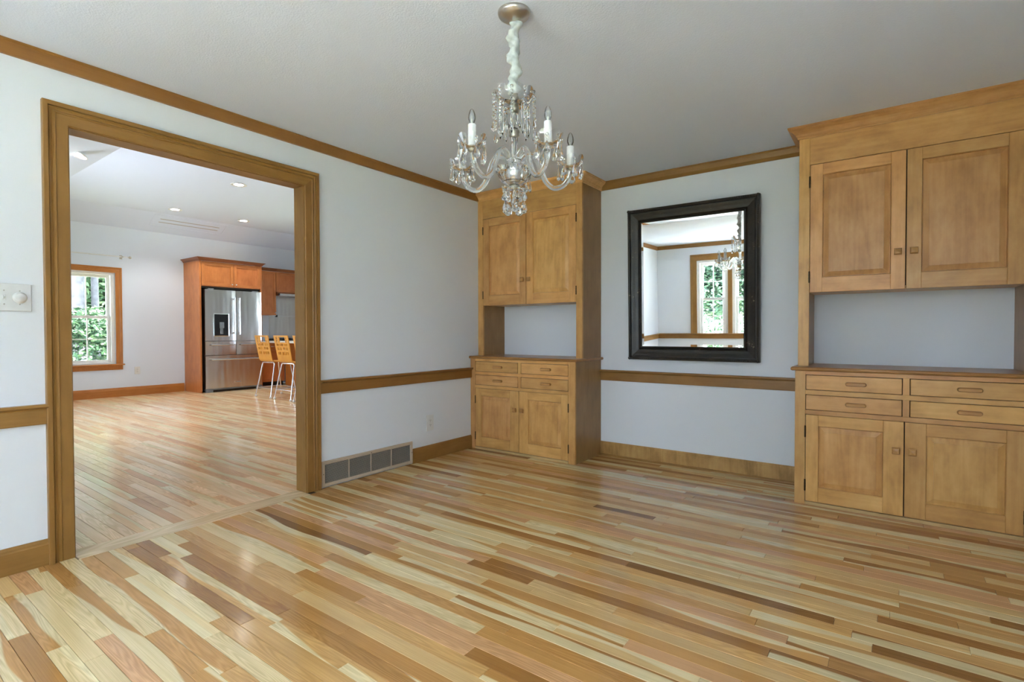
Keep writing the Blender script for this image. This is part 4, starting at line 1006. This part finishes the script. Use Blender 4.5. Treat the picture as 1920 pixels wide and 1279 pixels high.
clone(st, 'honey plywood stool mostly hidden behind the right door casing', (-4.17, .36, 0))

# ------------------------------------------------------------------ outdoors
m = MB(); m.box(-45, KX-.15, -45, 45, -.6, -.5); m.box(KX-.15, 45, -45, -4.76, -.6, -.5); m.box(4.06, 45, -4.76, 45, -.6, -.5); m.box(KX-.15, 4.06, 4.36, 45, -.6, -.5)
m.build('ground', [MT['lawn']], None, kind='structure', label='lawn outside the windows', category='ground')
m = MB(); m.box(-8, 4.3, -11.5, -6.06, -.5, -.45); m.box(-8, -.3, -6.06, -4.78, -.5, -.45); m.build('patio', [MT['stone']], None, kind='structure', label='pale stone patio around the house', category='patio')  # kitchen-side strip added to bounce sunlight up to the kitchen ceiling
def leaves(rnd, blobs, n, size):
    V, F, A = [], [], []
    for _ in range(n):
        (cx, cy, cz, rx, rz) = rnd.choice(blobs)
        while True:
            p = Vector((rnd.uniform(-1, 1), rnd.uniform(-1, 1), rnd.uniform(-1, 1)))
            if .25 < p.length < 1: break
        c = Vector((cx+p.x*rx, cy+p.y*rx, cz+p.z*rz)); s = size*rnd.uniform(.6, 1.3)
        d = Vector((rnd.gauss(0, 1), rnd.gauss(0, 1), rnd.gauss(-.3, .5))).normalized(); e = d.cross(Vector((rnd.gauss(0, .5), rnd.gauss(0, .5), 1))).normalized()
        b = len(V); V += [c, c+d*s*.5+e*s*.28, c+d*s, c+d*s*.5-e*s*.28]; F.append((b, b+1, b+2, b+3)); A += [rnd.random()]*4
    me = bpy.data.meshes.new('foliage'); me.from_pydata([tuple(v) for v in V], [], F)
    a = me.attributes.new('lf', 'FLOAT', 'POINT'); a.data.foreach_set('value', A); return me
def tree(label, x, y, trunk_r, trunk_h, blobs, n, size, mat, seed, lean=0, group='trees outside the windows'):
    t = thing('tree', label, 'tree', (x, y, -.5), group=group); rnd = random.Random(seed)
    if trunk_r:
        m = MB(); m.tube([(0, 0, 0), (.05, .02, .8), (.02+lean*.5, .0, trunk_h*.5), (lean, .05, trunk_h)], lambda q_: trunk_r*(1.15-.45*q_), 12); m.build('trunk', [MT['bark']], t)
    me = leaves(rnd, blobs, n, size); me.materials.append(MT[mat]); inst('foliage', me, t, kind='stuff')
    return t
tree('grey trunked tree outside the kitchen window, the left trunk', -12.5, -.37, .19, 7.5, [(-1.5, -2.6, 6.4, 3, 1.2), (2.0, -2.6, 6.2, 3, 1.2), (-4.5, -2.6, 6.6, 3, 1.3)], 4200, .55, 'leaf', 1)  # crown spread overhead out of view to block sun from lower foliage
tree('grey trunked tree outside the kitchen window, the right trunk', -12.5, .0, .085, 7.5, [(0, 3.2, 6.4, 3, 1.2), (3, 3.0, 6, 2.6, 1), (-3, 3.2, 6.6, 3, 1.3)], 4200, .55, 'leaf', 2)  # unseen crown likewise placed to keep sun off the foliage below
tree('dense green shrub below the kitchen window view', -10.9, -.5, 0, 0, [(0, -1.0, 1.0, .9, .9), (0, 0, .95, .9, .95), (-.1, .9, .95, .9, .95), (0, .2, 1.7, .8, .5), (0, -.6, 1.75, .7, .45)], 9000, .12, 'leaf', 3, group='shrubs')
tree('leafy understory tree behind the trunks outside the kitchen window', -20.0, 1.7, .1, 3, [(0, -1.6, 2.0, 1.8, 2.0), (0, .2, 2.2, 2.0, 2.2), (0, 2.0, 2.2, 2.0, 2.2), (0, .2, 4.0, 2.2, 1.4), (-.8, 1, 1.2, 2, 1.2), (-1.5, 0, 3, 2.4, 2.4), (-1.5, 0, 6.2, 3, 1.2)], 30000, .26, 'leaf', 4)  # topmost leaf cluster added overhead, unseen, as a sun blocker
tree('green tree outside the first front window', -.6, -17.5, .24, 5, [(-1.2, 0, 3.8, 1.6, 1.6), (.2, 0, 4.4, 1.6, 1.6), (-.6, .2, 2.2, 1.3, 1.0), (-1.6, 0, 2.6, 1.2, 1.2), (.6, 0, 2.6, 1.2, 1.2)], 12000, .24, 'leaf2', 5)
tree('tree with pale trunk outside the second front window', 3.9, -15.0, .18, 6, [(.3, 0, 4.9, 1.5, 1.3), (.9, 0, 3.6, 1.0, 1.0)], 3500, .18, 'leaf2', 6)
tree('slim grey trunked tree behind the first front window in the mirror', .0, -13.2, .13, 6.5, [(0, 0, 6.4, 1.3, .8)], 1500, .22, 'leaf2', 9)
tree('low hedge beyond the patio', .8, -21, 0, 0, [(-3, 0, .8, 1.4, .9), (-1.4, 0, .8, 1.4, .9), (.3, 0, .8, 1.4, .9), (2, 0, .8, 1.4, .9), (3.6, 0, .8, 1.4, .9)], 7000, .16, 'leaf2', 8, group='shrubs')
for k, (x, y, lb) in enumerate(((8.0, -5.3, 'first evergreen column of the row beside the patio, nearest the house'), (8.4, -6.7, 'second evergreen column of the row beside the patio'), (8.4, -9.8, 'third evergreen column of the row beside the patio'), (8.1, -11.1, 'fourth evergreen column of the row beside the patio'), (7.6, -12.4, 'fifth evergreen column of the row beside the patio'), (7.0, -13.7, 'last evergreen column of the row, farthest from the house'))):  # unseen trees added to block light from the near left wall
    tree(lb, x, y, .08, 2, [(0, 0, z_, .55, .8) for z_ in (.7, 1.6, 2.6, 3.6, 4.4)], 5000, .18, 'leaf2', 20+k, group='evergreens beside the patio')
